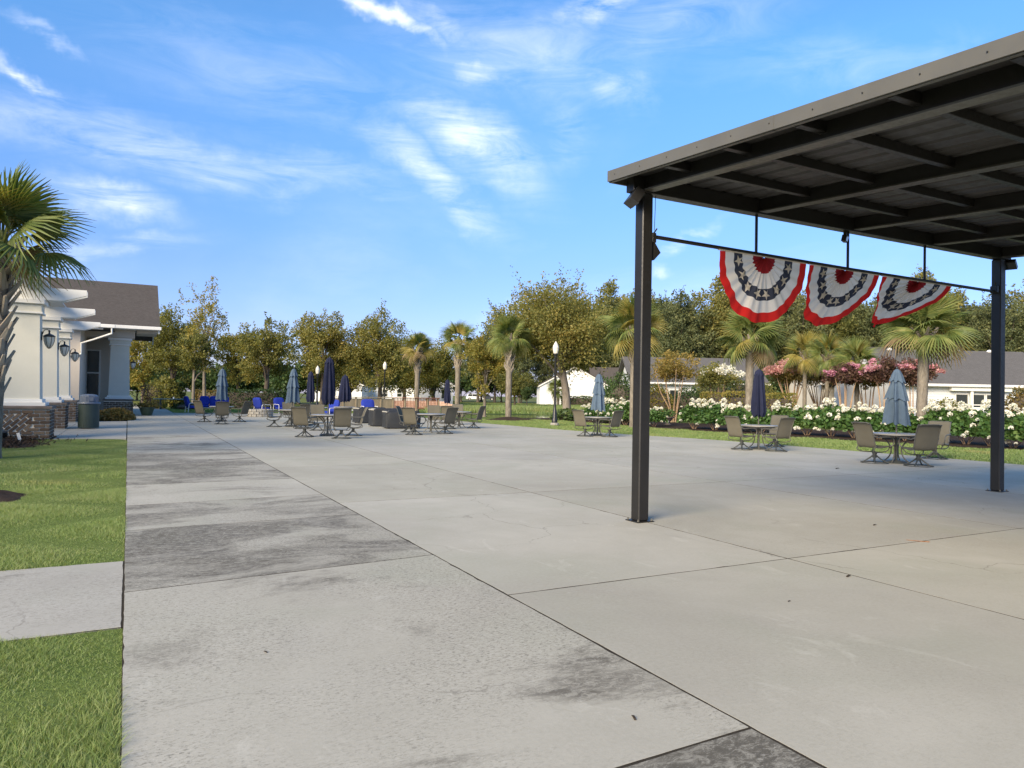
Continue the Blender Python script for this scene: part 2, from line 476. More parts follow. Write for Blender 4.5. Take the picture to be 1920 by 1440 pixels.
plain('lamp_glass', (0.80, 0.73, 0.60), 0.08, 4.0, 0.25, 0.5)
plain('trash_green', (0.042, 0.062, 0.054), 0.2, 4.0, 0.5, 0.4)
plain('trash_lid', (0.13, 0.155, 0.20), 0.12, 3.0, 0.4, 0.4)
plain('pot_green', (0.055, 0.085, 0.055), 0.2, 4.0, 0.5, 0.4)
plain('cover_grey', (0.036, 0.038, 0.041), 0.25, 3.0, 0.7, 0.25, 0.0, 0.3, 12.0)
plain('cover_trim', (0.46, 0.43, 0.36), 0.1, 3.0, 0.7, 0.25)
plain('wood_tan', (0.36, 0.285, 0.19), 0.2, 4.0, 0.8, 0.2, 0.0, 0.3, 30.0, (1, 1, 0.3))
plain('wood_pink_lit', (0.36, 0.17, 0.11), 0.2, 4.0, 0.8, 0.2)  # pink light on the open railing put into its colour
plain('pink_lit_wall', (0.62, 0.40, 0.30), 0.15, 2.0, 0.9, 0.2)  # sunlit pink patch put into the wall's own colour
plain('car_white', (0.78, 0.78, 0.78), 0.03, 1.0, 0.25, 0.5)
plain('car_dark', (0.05, 0.055, 0.065), 0.1, 1.0, 0.25, 0.5)
plain('tyre', (0.02, 0.02, 0.02), 0.2, 5.0, 0.9, 0.2)
plain('teal_top', (0.10, 0.25, 0.27), 0.1, 4.0, 0.4, 0.4)
plain('joint_filler', (0.045, 0.038, 0.028), 0.3, 30.0, 0.95, 0.1)
plain('stone_rough', (0.34, 0.32, 0.28), 0.3, 8.0, 0.9, 0.2, 0.0, 0.6, 40.0)
plain('litter', (0.055, 0.042, 0.030), 0.3, 30.0, 0.9, 0.1)
plain('rust', (0.30, 0.12, 0.04), 0.3, 30.0, 0.9, 0.1)
mat_fabric('sling', (0.165, 0.150, 0.112), 0.15, 0.08)
mat_fabric('canvas_blue', (0.120, 0.170, 0.228), 0.22, 0.14)
mat_fabric('canvas_navy', (0.024, 0.028, 0.058), 0.12, 0.2)
mat_fabric('cushion_blue', (0.028, 0.050, 0.32), 0.0, 0.12)
mat_fabric('flag_red', (0.74, 0.030, 0.026), 0.40, 0.10)
mat_fabric('flag_maroon', (0.36, 0.03, 0.035), 0.35, 0.15)
mat_fabric('flag_white', (0.86, 0.80, 0.70), 0.40, 0.06)
mat_fabric('flag_blue', (0.055, 0.062, 0.085), 0.30, 0.15)


def mat_water():
    def b(N, L, p):
        p.inputs['Base Color'].default_value = (0.03, 0.04, 0.025, 1)
        bump(N, L, p, noise(N, L, world_pos(N), 3.0, 3.0), 0.15, 0.02)
    principled('water', b, 0.06, 0.5)


mat_water()


# ------------------------------------------------------------------ mesh helpers
class MB:
    def __init__(self):
        self.v = []
        self.f = []

    def add(self, vs, fs):
        o = len(self.v)
        self.v += [tuple(p) for p in vs]
        self.f += [tuple(i + o for i in f) for f in fs]
        return self

    def box(self, x0, x1, y0, y1, z0, z1):
        vs = [(x0, y0, z0), (x1, y0, z0), (x1, y1, z0), (x0, y1, z0), (x0, y0, z1), (x1, y0, z1), (x1, y1, z1), (x0, y1, z1)]
        return self.add(vs, [(3, 2, 1, 0), (4, 5, 6, 7), (0, 1, 5, 4), (1, 2, 6, 5), (2, 3, 7, 6), (3, 0, 4, 7)])

    def cbox(self, x0, x1, y0, y1, z0, z1, b=0.01):
        """box with a chamfered top and bottom and chamfered uprights"""
        def ring(i, z):
            return [(x0 + i + b, y0 + i, z), (x1 - i - b, y0 + i, z), (x1 - i, y0 + i + b, z), (x1 - i, y1 - i - b, z),
                    (x1 - i - b, y1 - i, z), (x0 + i + b, y1 - i, z), (x0 + i, y1 - i - b, z), (x0 + i, y0 + i + b, z)]
        vs = ring(b, z0) + ring(0, z0 + b) + ring(0, z1 - b) + ring(b, z1)
        fs = [tuple(range(7, -1, -1)), tuple(range(24, 32))]
        for k in range(3):
            for i in range(8):
                j = (i + 1) % 8
                fs.append((k * 8 + i, k * 8 + j, k * 8 + 8 + j, k * 8 + 8 + i))
        return self.add(vs, fs)

    def tube(self, pts, r, n=8, cap=True):
        pts = [Vector(p) for p in pts]
        rs = r if isinstance(r, (list, tuple)) else [r] * len(pts)
        rings = []
        up = Vector((0, 0, 1))
        prev = None
        for i, p in enumerate(pts):
            d = (pts[min(i + 1, len(pts) - 1)] - pts[max(i - 1, 0)])
            if d.length < 1e-9:
                d = Vector((0, 0, 1))
            d.normalize()
            if prev is None:
                a = d.cross(up)
                if a.length < 0.05:
                    a = d.cross(Vector((1, 0, 0)))
            else:
                a = prev - d * prev.dot(d)
            a.normalize()
            b = d.cross(a)
            prev = a
            rings.append([p + (a * math.cos(2 * math.pi * k / n) + b * math.sin(2 * math.pi * k / n)) * rs[i] for k in range(n)])
        vs = [q for rr in rings for q in rr]
        fs = []
        for i in range(len(pts) - 1):
            for k in range(n):
                j = (k + 1) % n
                fs.append((i * n + k, i * n + j, (i + 1) * n + j, (i + 1) * n + k))
        if cap:
            fs.append(tuple(range(n - 1, -1, -1)))
            fs.append(tuple((len(pts) - 1) * n + k for k in range(n)))
        return self.add(vs, fs)

    def lathe(self, prof, n=16, c=(0, 0, 0), cap=True):
        vs = []
        for r, z in prof:
            vs += [(c[0] + r * math.cos(2 * math.pi * k / n), c[1] + r * math.sin(2 * math.pi * k / n), c[2] + z) for k in range(n)]
        fs = []
        for i in range(len(prof) - 1):
            for k in range(n):
                j = (k + 1) % n
                fs.append((i * n + k, i * n + j, (i + 1) * n + j, (i + 1) * n + k))
        if cap:
            fs.append(tuple(range(n - 1, -1, -1)))
            fs.append(tuple((len(prof) - 1) * n + k for k in range(n)))
        return self.add(vs, fs)

    def prism(self, poly, y0, y1, axis='Y'):
        """extrude a 2D polygon (a, b): axis Y -> (a, y, b); axis X -> (x, a, b); axis Z -> (a, b, z)"""
        n = len(poly)
        def mk(a, b, t):
            return (a, t, b) if axis == 'Y' else ((t, a, b) if axis == 'X' else (a, b, t))
        vs = [mk(a, b, y0) for a, b in poly] + [mk(a, b, y1) for a, b in poly]
        fs = [tuple(range(n)), tuple(range(2 * n - 1, n - 1, -1))]
        for i in range(n):
            j = (i + 1) % n
            fs.append((j, i, n + i, n + j))
        return self.add(vs, fs)

    def mesh(self, name, mat, smooth=False):
        me = bpy.data.meshes.new(name)
        me.from_pydata(self.v, [], self.f)
        bm = bmesh.new()
        bm.from_mesh(me)
        bmesh.ops.recalc_face_normals(bm, faces=bm.faces)
        bm.to_mesh(me)
        bm.free()
        me.materials.append(MATS[mat])
        if smooth:
            me.polygons.foreach_set('use_smooth', [True] * len(me.polygons))
            try:
                me.set_sharp_from_angle(angle=R(42))
            except Exception:
                pass
        return me

    def build(self, name, mat, parent=None, smooth=False):
        return link(name, self.mesh(name, mat, smooth), parent)


def link(name, me, parent=None):
    o = bpy.data.objects.new(name, me)
    COL.objects.link(o)
    if parent:
        o.parent = parent
    return o


def tag(o, label=None, cat=None, group=None, kind=None):
    if label:
        o['label'] = label
    if cat:
        o['category'] = cat
    if group:
        o['group'] = group
    if kind:
        o['kind'] = kind
    return o


def thing(name, label, cat, loc=(0, 0, 0), rz=0.0, group=None):
    o = bpy.data.objects.new(name, None)
    COL.objects.link(o)
    o.empty_display_size = 0.2
    o.location = (loc[0], loc[1], loc[2] if len(loc) > 2 else 0)
    o.rotation_euler = (0, 0, rz)
    return tag(o, label, cat, group)


KIDS = {}


def copy_tree(o, parent=None):
    c = o.copy()
    COL.objects.link(c)
    c.parent = parent
    for ch in list(o.children):
        copy_tree(ch, c)
    return c


def place(o, loc, rz=0.0, s=None, label=None):
    o.location = (loc[0], loc[1], loc[2] if len(loc) > 2 else 0)
    o.rotation_euler = (o.rotation_euler[0], o.rotation_euler[1], rz)
    if s is not None:
        o.scale = (s, s, s) if isinstance(s, (int, float)) else s
    if label:
        o['label'] = label
    return o


def np_mesh(name, verts, faces, mat, smooth=False):
    """verts (n,3) and faces (m,k) arrays to a mesh in one go"""
    me = bpy.data.meshes.new(name)
    verts = np.ascontiguousarray(verts, dtype=np.float32)
    faces = np.ascontiguousarray(faces, dtype=np.int32)
    m, k = faces.shape
    me.vertices.add(len(verts))
    me.vertices.foreach_set('co', verts.ravel())
    me.loops.add(m * k)
    me.loops.foreach_set('vertex_index', faces.ravel())
    me.polygons.add(m)
    me.polygons.foreach_set('loop_start', np.arange(0, m * k, k, dtype=np.int32))
    me.update(calc_edges=True)
    if smooth:
        me.polygons.foreach_set('use_smooth', np.ones(m, dtype=bool))
    me.materials.append(MATS[mat])
    return me


def leaf_quads(cen, size, aspect=0.5, droop=0.0, outward=None, flat=0.0):
    """rhombic leaves at the points cen with random orientation"""
    n = len(cen)
    d = rng.normal(size=(n, 3))
    if outward is not None:
        d = d * 0.8 + outward * 0.9
    d[:, 2] -= droop
    d /= np.linalg.norm(d, axis=1)[:, None] + 1e-9
    e = rng.normal(size=(n, 3))
    if flat:
        e[:, 2] *= (1 - flat)
    e -= d * (e * d).sum(1)[:, None]
    e /= np.linalg.norm(e, axis=1)[:, None] + 1e-9
    s = size * rng.uniform(0.6, 1.3, n)[:, None]
    p0 = cen - d * s * 0.5
    p1 = cen + e * s * aspect * 0.5
    p2 = cen + d * s * 0.5
    p3 = cen - e * s * aspect * 0.5
    v = np.stack([p0, p1, p2, p3], 1).reshape(-1, 3)
    f = np.arange(4 * n).reshape(n, 4)
    return v, f


def clump_points(rx, ry, rz, nclump, per, cr, fill=0.55, top_bias=0.0, gap=0.0):
    """points in clumps spread through an ellipsoid, thicker near its surface"""
    c = rng.normal(size=(nclump, 3))
    c /= np.linalg.norm(c, axis=1)[:, None]
    rr = fill + (1 - fill) * rng.random(nclump) ** 0.7
    c *= rr[:, None]
    if top_bias:
        c[:, 2] = c[:, 2] * (1 - top_bias) + top_bias * np.abs(c[:, 2])
    wob = np.clip(1 + 0.22 * np.sin(5 * c[:, 0] + 3 * c[:, 2] + rng.uniform(0, 6)) + 0.17 * rng.normal(size=nclump), 0.5, 1.14)
    c *= wob[:, None]
    sizes = cr * rng.uniform(0.55, 1.35, nclump)
    cnt = np.maximum(4, (per * (sizes / cr) ** 2).astype(int))
    idx = np.repeat(np.arange(nclump), cnt)
    q = rng.normal(size=(len(idx), 3))
    q /= np.linalg.norm(q, axis=1)[:, None]
    q *= (rng.random(len(idx)) ** 0.45)[:, None] * sizes[idx][:, None]
    q[:, 2] *= 0.75
    cc = c * np.array([rx, ry, rz])
    pts = cc[idx] + q
    out = q / (np.linalg.norm(q, axis=1)[:, None] + 1e-6) * 0.6 + cc[idx] / (np.linalg.norm(cc[idx], axis=1)[:, None] + 1e-6) * 0.6
    return pts, out, cc

# ------------------------------------------------------------------ the setting: ground, patio, beds
def sheet(name, poly, z, mat, kind='structure'):
    me = bpy.data.meshes.new(name)
    me.from_pydata([(x, y, z) for x, y in poly], [], [tuple(range(len(poly)))])
    me.materials.append(MATS[mat])
    o = link(name, me)
    return tag(o, kind=kind)


def clip_poly(poly, x0, x1, y0, y1):
    def cut(p, inside, inter):
        out = []
        for i in range(len(p)):
            a, b = p[i - 1], p[i]
            ia, ib = inside(a), inside(b)
            if ib:
                if not ia:
                    out.append(inter(a, b))
                out.append(b)
            elif ia:
                out.append(inter(a, b))
        return out
    def ix(xv):
        return lambda a, b: (xv, a[1] + (b[1] - a[1]) * (xv - a[0]) / (b[0] - a[0]))
    def iy(yv):
        return lambda a, b: (a[0] + (b[0] - a[0]) * (yv - a[1]) / (b[1] - a[1]), yv)
    for ins, it in ((lambda p: p[0] >= x0, ix(x0)), (lambda p: p[0] <= x1, ix(x1)),
                    (lambda p: p[1] >= y0, iy(y0)), (lambda p: p[1] <= y1, iy(y1))):
        if not poly:
            return []
        poly = cut(poly, ins, it)
    return poly


sheet('ground', [(-500, -300), (700, -300), (700, 700), (-500, 700)], -0.10, 'far_lawn')

EDGE = [(19.6, -8), (19.6, 9.7), (19.6, 11.9), (19.4, 14.0), (19.25, 17.0), (18.9, 20.3), (17.9, 23.3), (17.05, 27.75), (16.6, 34.6), (16.5, 42), (16.4, 51)]
PATIO = [(0, -8)] + EDGE + [(0, 51)]
patio = tag(link('patio', sheet('patio_bed', [(0.004, -8)] + EDGE + [(0.004, 51)], -0.0009, 'joint_filler').data), kind='structure')
bpy.data.objects.remove(bpy.data.objects['patio_bed'])


def SG(poly):
    return 1 if sum(poly[i - 1][0] * poly[i][1] - poly[i][0] * poly[i - 1][1] for i in range(len(poly))) > 0 else -1


def slab(poly, stain=0.0, tone=(1, 1, 1), parent=None, top=0.0, gap=0.0085, th=0.08):
    """one concrete slab: chamfered top edge, real thickness"""
    if len(poly) < 3:
        return None
    base = [Vector((x, y, 0)) for x, y in poly]
    c = sum(base, Vector()) / len(base)
    near = c.length < 16
    pts = []
    for i in range(len(base)):
        a_, b_ = base[i], base[(i + 1) % len(base)]
        n_ = max(1, int((b_ - a_).length / 0.09)) if near else 1
        nn = Vector((-(b_ - a_).y, (b_ - a_).x, 0)).normalized()
        for k in range(n_):
            # worn, slightly ragged edge
            wv_ = 0.0 if k == 0 else (0.0012 * math.sin(a_.x * 9 + k * .31) + rnd.gauss(0, .0013) + (0.009 if rnd.random() < .025 else 0))
            pts.append(a_.lerp(b_, k / n_) + nn * wv_ * SG(poly))
    def inset(d):
        out = []
        n = len(pts)
        for i in range(n):
            a, b, e = pts[i - 1], pts[i], pts[(i + 1) % n]
            n1 = Vector((-(b - a).y, (b - a).x, 0)).normalized()
            n2 = Vector((-(e - b).y, (e - b).x, 0)).normalized()
            m = (n1 + n2)
            if m.length < 1e-4:
                m = n1.copy()
            m = m / max(0.35, m.dot(n1))
            out.append(b + m * d)
        return out
    area = sum(pts[i - 1].x * pts[i].y - pts[i].x * pts[i - 1].y for i in range(len(pts)))
    sgn = 1 if area > 0 else -1
    lo = inset(sgn * gap)
    mid = inset(sgn * gap)
    hi = inset(sgn * (gap + 0.0006))
    n = len(pts)
    vs = [(p.x - c.x, p.y - c.y, top - th) for p in lo] + [(p.x - c.x, p.y - c.y, top - 0.0012) for p in mid] + [(p.x - c.x, p.y - c.y, top) for p in hi]
    fs = [tuple(range(2 * n, 3 * n))]
    for k in range(2):
        for i in range(n):
            j = (i + 1) % n
            fs.append((k * n + i, k * n + j, (k + 1) * n + j, (k + 1) * n + i))
    mb = MB().add(vs, fs)
    o = mb.build('concrete_slab', 'concrete', parent)
    o.location = (c.x, c.y, 0)
    o['stain'] = float(stain)
    o['tone'] = [float(t) for t in tone]
    return o


# the walk along the lawn: its cross joints run slightly askew
J0 = [(-8, -8), (2.33, 2.40), (6.03, 6.29), (8.63, 8.76), (10.47, 10.66), (12.67, 12.74), (14.98, 14.95), (18.6, 18.6), (22.2, 22.2), (26.0, 26.0), (30, 30), (34, 34), (38, 38), (42, 42), (46, 46), (51, 51)]
ST0 = [0.88, 0.46, 0.78, 0.74, 0.40, 0.84, 0.84, 0.70, 0.50, 0.14, 0.1, 0.1, 0.1, 0.1, 0.1]
TN0 = [0.80, 1.0, 0.90, 0.95, 1.03, 0.94, 0.96, 0.98, 1.02, 1.02, 1.0, 1.0, 0.98, 1.0, 1.0]
for k in range(len(J0) - 1):
    a, b = J0[k], J0[k + 1]
    t = TN0[k]
    slab([(0.0, a[0]), (2.55, a[1]), (2.55, b[1]), (0.0, b[0])], ST0[k], (t, t, t), patio)
XS = [2.55, 5.55, 9.53, 13.15, 16.6, 19.7]
for i in range(len(XS) - 1):
    ys = [-8, -0.1, 4.80, 9.75, 14.7, 19.6, 24.5, 29.4, 34.3, 39.2, 44.1, 51]
    for k in range(len(ys) - 1):
        p = clip_poly(PATIO, XS[i], XS[i + 1], ys[k], ys[k + 1])
        q = []
        for pt in p:
            if not q or (abs(pt[0] - q[-1][0]) + abs(pt[1] - q[-1][1])) > 0.02:
                q.append(pt)
        if len(q) > 2 and abs(q[0][0] - q[-1][0]) + abs(q[0][1] - q[-1][1]) < 0.02:
            q.pop()
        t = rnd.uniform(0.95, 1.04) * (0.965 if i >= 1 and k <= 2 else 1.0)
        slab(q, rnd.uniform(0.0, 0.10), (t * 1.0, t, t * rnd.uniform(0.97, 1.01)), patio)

# side walk and the paving in front of the clubhouse
walk = tag(link('side_walk', sheet('tmp_sheet', [(-12, 5.16), (0.008, 5.18), (0.008, 7.16), (-12, 7.2)], -0.008, 'joint_filler').data), kind='structure')
bpy.data.objects.remove(bpy.data.objects['tmp_sheet'])
for x0, x1, s in ((-1.9, 0.003, 0.30), (-3.8, -1.9, 0.25), (-5.7, -3.8, 0.3), (-7.6, -5.7, 0.3)):
    slab([(x0, 5.17), (x1, 5.18), (x1, 7.16), (x0, 7.18)], s, (0.97, 0.97, 1.0), walk, -0.006)
court = tag(link('clubhouse_paving', sheet('tmp_sheet', [(-14, 24.9), (-0.01, 24.9), (-0.01, 44), (-14, 44)], -0.012, 'joint_filler').data), kind='structure')
bpy.data.objects.remove(bpy.data.objects['tmp_sheet'])
for y0, y1 in ((24.62, 28.2), (28.2, 31.8), (31.8, 35.4), (35.4, 37.6)):
    for x0, x1 in ((-1.9, -0.01), (-5.0, -1.9), (-9.0, -5.0)):
        if y0 < 25 and x0 < -2:
            y0_ = 26.4
        else:
            y0_ = y0
        slab([(x0, y0_), (x1, y0_), (x1, y1), (x0, y1)], 0.12, (1.02, 1.02, 1.05), court, -0.004)
# far path beyond the patio
for k in range(5):
    pth = tag(link('far_path', None), kind='structure') if k == 0 else pth
    slab([(0.2, 51.02 + 5 * k), (2.6, 51.02 + 5 * k), (2.6, 56.0 + 5 * k), (0.2, 56.0 + 5 * k)], 0.15, (1, 1, 1), pth, -0.01)

# lawns
LAWN_A = [(-14, 7.2), (0.004, 7.165), (0.004, 23.9), (-0.12, 24.3), (-0.35, 24.52), (-0.7, 24.6), (-2.0, 24.7), (-14, 24.7)]
LAWN_B = [(-14, -8), (0.004, -8), (0.004, 5.17), (-14, 5.15)]
sheet('lawn', LAWN_A, -0.012, 'lawn_soil')
sheet('front_lawn', LAWN_B, -0.012, 'lawn_soil')
sheet('path_verge', [(-14, 37.62), (-0.02, 37.62), (-0.02, 90), (-14, 90)], -0.06, 'mulch')
sheet('back_lawn', [(2.62, 51.02), (30, 51.02), (30, 64), (2.62, 64)], -0.06, 'lawn_soil')

BEDIN = [(22.6, 42), (24.0, 38.0), (24.0, 32.7), (23.7, 29.0), (23.9, 25.5), (24.2, 22.3), (24.9, 18.3), (25.3, 15.3), (25.7, 14.1), (26.2, 13.0), (27.5, -8)]
STRIP = EDGE[:-1] + [(16.5, 51)] + [(22, 51)] + BEDIN
sheet('grass_strip', STRIP, -0.03, 'lawn_soil')
BED = BEDIN + [(36, -8), (36, 12), (34.5, 18), (33, 24), (31.5, 30), (29.5, 38), (26, 43)]
sheet('flower_bed', BED, -0.02, 'mulch')
# metal edging and a rim of bare soil round the patio
ed = MB()
for a, b in zip(EDGE[:-1], EDGE[1:]):
    d = Vector((b[0] - a[0], b[1] - a[1], 0)).normalized()
    nrm = Vector((d.y, -d.x, 0)) * 0.10
    ed.add([(a[0] + .012, a[1], -0.02), (b[0] + .012, b[1], -0.02), (b[0] + nrm.x, b[1] + nrm.y, -0.024), (a[0] + nrm.x, a[1] + nrm.y, -0.024)], [(0, 1, 2, 3)])
tag(ed.build('soil_edge', 'mulch'), kind='structure')

pond_poly = [(18.51, 42.68), (19.71, 40.82), (22.85, 39.91), (25.85, 40.85), (29.62, 41.89), (35.55, 48.01), (35.00, 55.32), (30.50, 57.14), (24.82, 53.95)]
sheet('pond_water', pond_poly, -0.075, 'water')
RD = [((39.75, 194.16)), ((62.89, 176.16)), ((81.98, 171.66)), ((103.20, 177.35)), ((108.73, 186.87)), ((86.30, 180.69)), ((66.29, 185.69)), ((41.84, 204.38))]
sheet('road', RD, -0.08, 'road')


def grass(name, poly, n, h, w, seg2=False, dens=None):
    """blades scattered inside a polygon; one mass nobody could count"""
    xs = [p[0] for p in poly]; ys = [p[1] for p in poly]
    P = np.empty((0, 2))
    px = np.array(xs); py = np.array(ys)
    while len(P) < n:
        q = np.column_stack([rng.uniform(min(xs), max(xs), n), rng.uniform(min(ys), max(ys), n)])
        ins = np.zeros(len(q), bool)
        j = len(xs) - 1
        for i in range(len(xs)):
            cond = ((py[i] > q[:, 1]) != (py[j] > q[:, 1])) & (q[:, 0] < (px[j] - px[i]) * (q[:, 1] - py[i]) / (py[j] - py[i] + 1e-12) + px[i])
            ins ^= cond
            j = i
        P = np.vstack([P, q[ins]])
    P = P[:n]
    a = rng.uniform(0, 2 * math.pi, n)
    hh = h * rng.uniform(0.55, 1.25, n) * (0.85 + 0.35 * np.sin(P[:, 0] * 3.1 + np.sin(P[:, 1] * 2.3) * 2))
    lean = rng.normal(0, 0.55, (n, 2)) * hh[:, None]
    wx = np.cos(a) * w * rng.uniform(0.6, 1.3, n); wy = np.sin(a) * w * rng.uniform(0.6, 1.3, n)
    z0 = np.full(n, -0.030)
    b0 = np.column_stack([P[:, 0] - wx, P[:, 1] - wy, z0]); b1 = np.column_stack([P[:, 0] + wx, P[:, 1] + wy, z0])
    tip = np.column_stack([P[:, 0] + lean[:, 0], P[:, 1] + lean[:, 1], z0 + hh])
    if not seg2:
        v = np.stack([b0, b1, tip], 1).reshape(-1, 3)
        f = np.arange(3 * n).reshape(n, 3)
        me = np_mesh(name, v, f, 'leaf_grass')
    else:
        m0 = np.column_stack([P[:, 0] - wx * .7 + lean[:, 0] * .35, P[:, 1] - wy * .7 + lean[:, 1] * .35, z0 + hh * .6])
        m1 = np.column_stack([P[:, 0] + wx * .7 + lean[:, 0] * .35, P[:, 1] + wy * .7 + lean[:, 1] * .35, z0 + hh * .6])
        t1 = tip.copy(); t1[:, 0] += wx * .15; t1[:, 1] += wy * .15
        v = np.stack([b0, b1, m1, m0, tip, t1], 1).reshape(-1, 3)
        k = np.arange(n)[:, None] * 6
        f = np.concatenate([k + np.array([[0, 1, 2, 3]]), k + np.array([[3, 2, 5, 4]])], 0)
        me = np_mesh(name, v, f, 'leaf_grass')
    return tag(link(name, me), kind='stuff')


tag(grass('front_grass', [(-1.5, 1.9), (0.002, 1.9), (0.002, 5.18), (-1.5, 5.2)], 80000, 0.050, 0.0021, True), 'bright green turf blades on the lawn nearest the camera', 'grass')
tag(grass('lawn_grass', [(-1.7, 7.15), (0.002, 7.14), (0.002, 12.5), (-2.4, 12.5)], 95000, 0.046, 0.0030, True), 'green turf blades on the lawn beside the stained walk', 'grass')
tag(grass('lawn_grass', [(-2.4, 12.5), (0.002, 12.5), (0.002, 24.0), (-0.14, 24.3), (-0.5, 24.55), (-2.1, 24.6), (-3.6, 23.2), (-3.6, 17)], 80000, 0.046, 0.0055), 'green turf blades on the lawn before the brick pier', 'grass')
near_strip = [(19.63, 5.0), (19.63, 11.9), (19.42, 14.0), (19.28, 17.0), (18.93, 20.3), (17.93, 23.3), (17.08, 27.75), (16.7, 34.6), (18.9, 40), (22.4, 41.5), (23.9, 38.0), (23.9, 32.7), (23.6, 29.0), (23.8, 25.5), (24.1, 22.3), (24.8, 18.3), (25.2, 15.3), (25.6, 14.1), (26.1, 13.0), (26.6, 5)]
tag(grass('strip_grass', near_strip, 90000, 0.06, 0.011), 'green turf strip between the patio and the flower bed', 'grass')
tag(grass('back_grass', [(2.7, 51.1), (16, 51.1), (24, 62), (2.7, 62)], 30000, 0.07, 0.02), 'green turf behind the far end of the patio', 'grass')
bank = [(19.76, 50.58), (25.85, 54.09), (30.99, 58.07), (35.57, 56.22), (36.61, 49.45), (41.96, 56.25), (43.38, 68.57), (35.61, 66.74), (23.50, 60.18)]
tag(grass('pond_bank_grass', bank, 26000, 0.45, 0.03), 'rough dark grass along the bank of the pond', 'grass')
meadow = [(23.95, 55.26), (36.90, 48.36), (73.76, 96.71), (49.86, 115.11)]
tag(grass('far_grass', meadow, 40000, 0.16, 0.06), 'sunlit yellow-green lawn beyond the pond', 'grass')


# ------------------------------------------------------------------ the pavilion
KS = 0.068
def zr(y): return KS * (y - 7.0)
PV = Vector((5.52, 7.0, 0))
pav = thing('pavilion', 'dark bronze steel pavilion with a flat sloping metal roof over the patio', 'pavilion', PV)


def wpart(mb, name, mat, root, smooth=False):
    o = mb.build(name, mat, root, smooth)
    o.location = -root.location
    return o


def sloped(x0, x1, ya, yb, zlo, zhi):
    """bar running along Y that follows the roof's fall"""
    return MB().prism([(ya, zlo + zr(ya)), (yb, zlo + zr(yb)), (yb, zhi + zr(yb)), (ya, zhi + zr(ya))], x0, x1, 'X')


for (x, y) in ((5.52, 7.0), (13.2, 7.0), (5.52, -0.6), (13.2, -0.6)):
    pt = wpart(MB().cbox(x - .078, x + .078, y - .078, y + .078, 0.012, 3.985 + zr(y), 0.012), 'post', 'bronze_metal', pav)
    wpart(MB().cbox(x - .125, x + .125, y - .125, y + .125, 0.0, 0.012, 0.003), 'base_plate', 'bronze_metal', pav)
    for bx in (-.10, .10):
        for by in (-.10, .10):
            wpart(MB().lathe([(.014, .0), (.014, .012), (.008, .012), (.008, .026)], 6, (x + bx, y + by, .0125)), 'anchor_bolt', 'bronze_trim', pav)
for x in (5.52, 7.45, 9.37, 11.28, 13.2):
    wpart(sloped(x - .055, x + .055, -1.2, 6.92, 4.03, 4.185), 'beam', 'bronze_metal', pav)
    wpart(sloped(x - .075, x + .075, -1.2, 6.92, 4.012, 4.03), 'beam_flange', 'bronze_trim' if x < 6 else 'flange_metal', pav)  # left beam gets paler metal: its lit face put into the colour
wpart(MB().cbox(5.3, 13.45, 6.925, 7.075, 3.988, 4.18, 0.006), 'header_beam', 'bronze_metal', pav)
wpart(MB().cbox(5.3, 13.45, -0.675, -0.525, 3.988 - .517, 4.18 - .517, 0.006), 'header_beam', 'bronze_metal', pav)
for y in (6.15, 5.27, 4.39, 3.51, 2.63, 1.75, 0.87, -0.01, -0.9):
    wpart(MB().cbox(5.14, 13.66, y - .035, y + .035, 4.085 + zr(y), 4.183 + zr(y), 0.004), 'purlin', 'bronze_metal', pav)
# ribbed deck sheets
def deck_mesh(w=0.866, ya=-1.3, yb=7.12):
    prof = []
    x = 0.0
    for k in range(3):
        b = k * w / 3
        prof += [(b, 0), (b + .16, 0), (b + .185, .032), (b + .225, .032), (b + .25, 0)]
    prof.append((w + .012, 0.001))
    vs, fs = [], []
    for (px, pz) in prof:
        vs += [(px, ya, 4.188 + zr(ya) + pz), (px, yb, 4.188 + zr(yb) + pz)]
    for i in range(len(prof) - 1):
        fs.append((2 * i, 2 * i + 1, 2 * i + 3, 2 * i + 2))
    return MB().add(vs, fs).mesh('roof_sheet', 'roof_deck')
dm = deck_mesh()
for k in range(10):
    o = link('roof_sheet', dm, pav)
    o.location = (5.10 + k * 0.866 - PV.x, -PV.y, -PV.z)
# eave trim, left side in two lengths with a lap joint
for (ya, yb, d) in ((-1.3, 4.62, 0.0), (4.60, 7.15, 0.003)):
    wpart(sloped(5.075 - d, 5.095 - d, ya, yb, 4.100, 4.228), 'eave_trim', 'bronze_trim', pav)
    wpart(sloped(5.095, 5.135, ya, yb, 4.092, 4.0985), 'trim_lip', 'bronze_trim', pav)
wpart(MB().box(5.10, 13.74, 7.132, 7.152, 4.09 + zr(7.14), 4.235 + zr(7.14)), 'eave_trim', 'bronze_trim', pav)
wpart(sloped(13.742, 13.762, -1.3, 7.15, 4.085, 4.232), 'eave_trim', 'bronze_trim', pav)
sm = MB().lathe([(0.006, 0), (0.006, .004), (0.003, .007)], 8).mesh('screw', 'black_metal')
for k in range(17):
    y = 7.0 - 0.47 * k
    o = link('screw', sm, pav)
    o.location = (5.071 - PV.x, y - PV.y, 4.165 + zr(y))
    o.rotation_euler = (0, R(-90), 0)
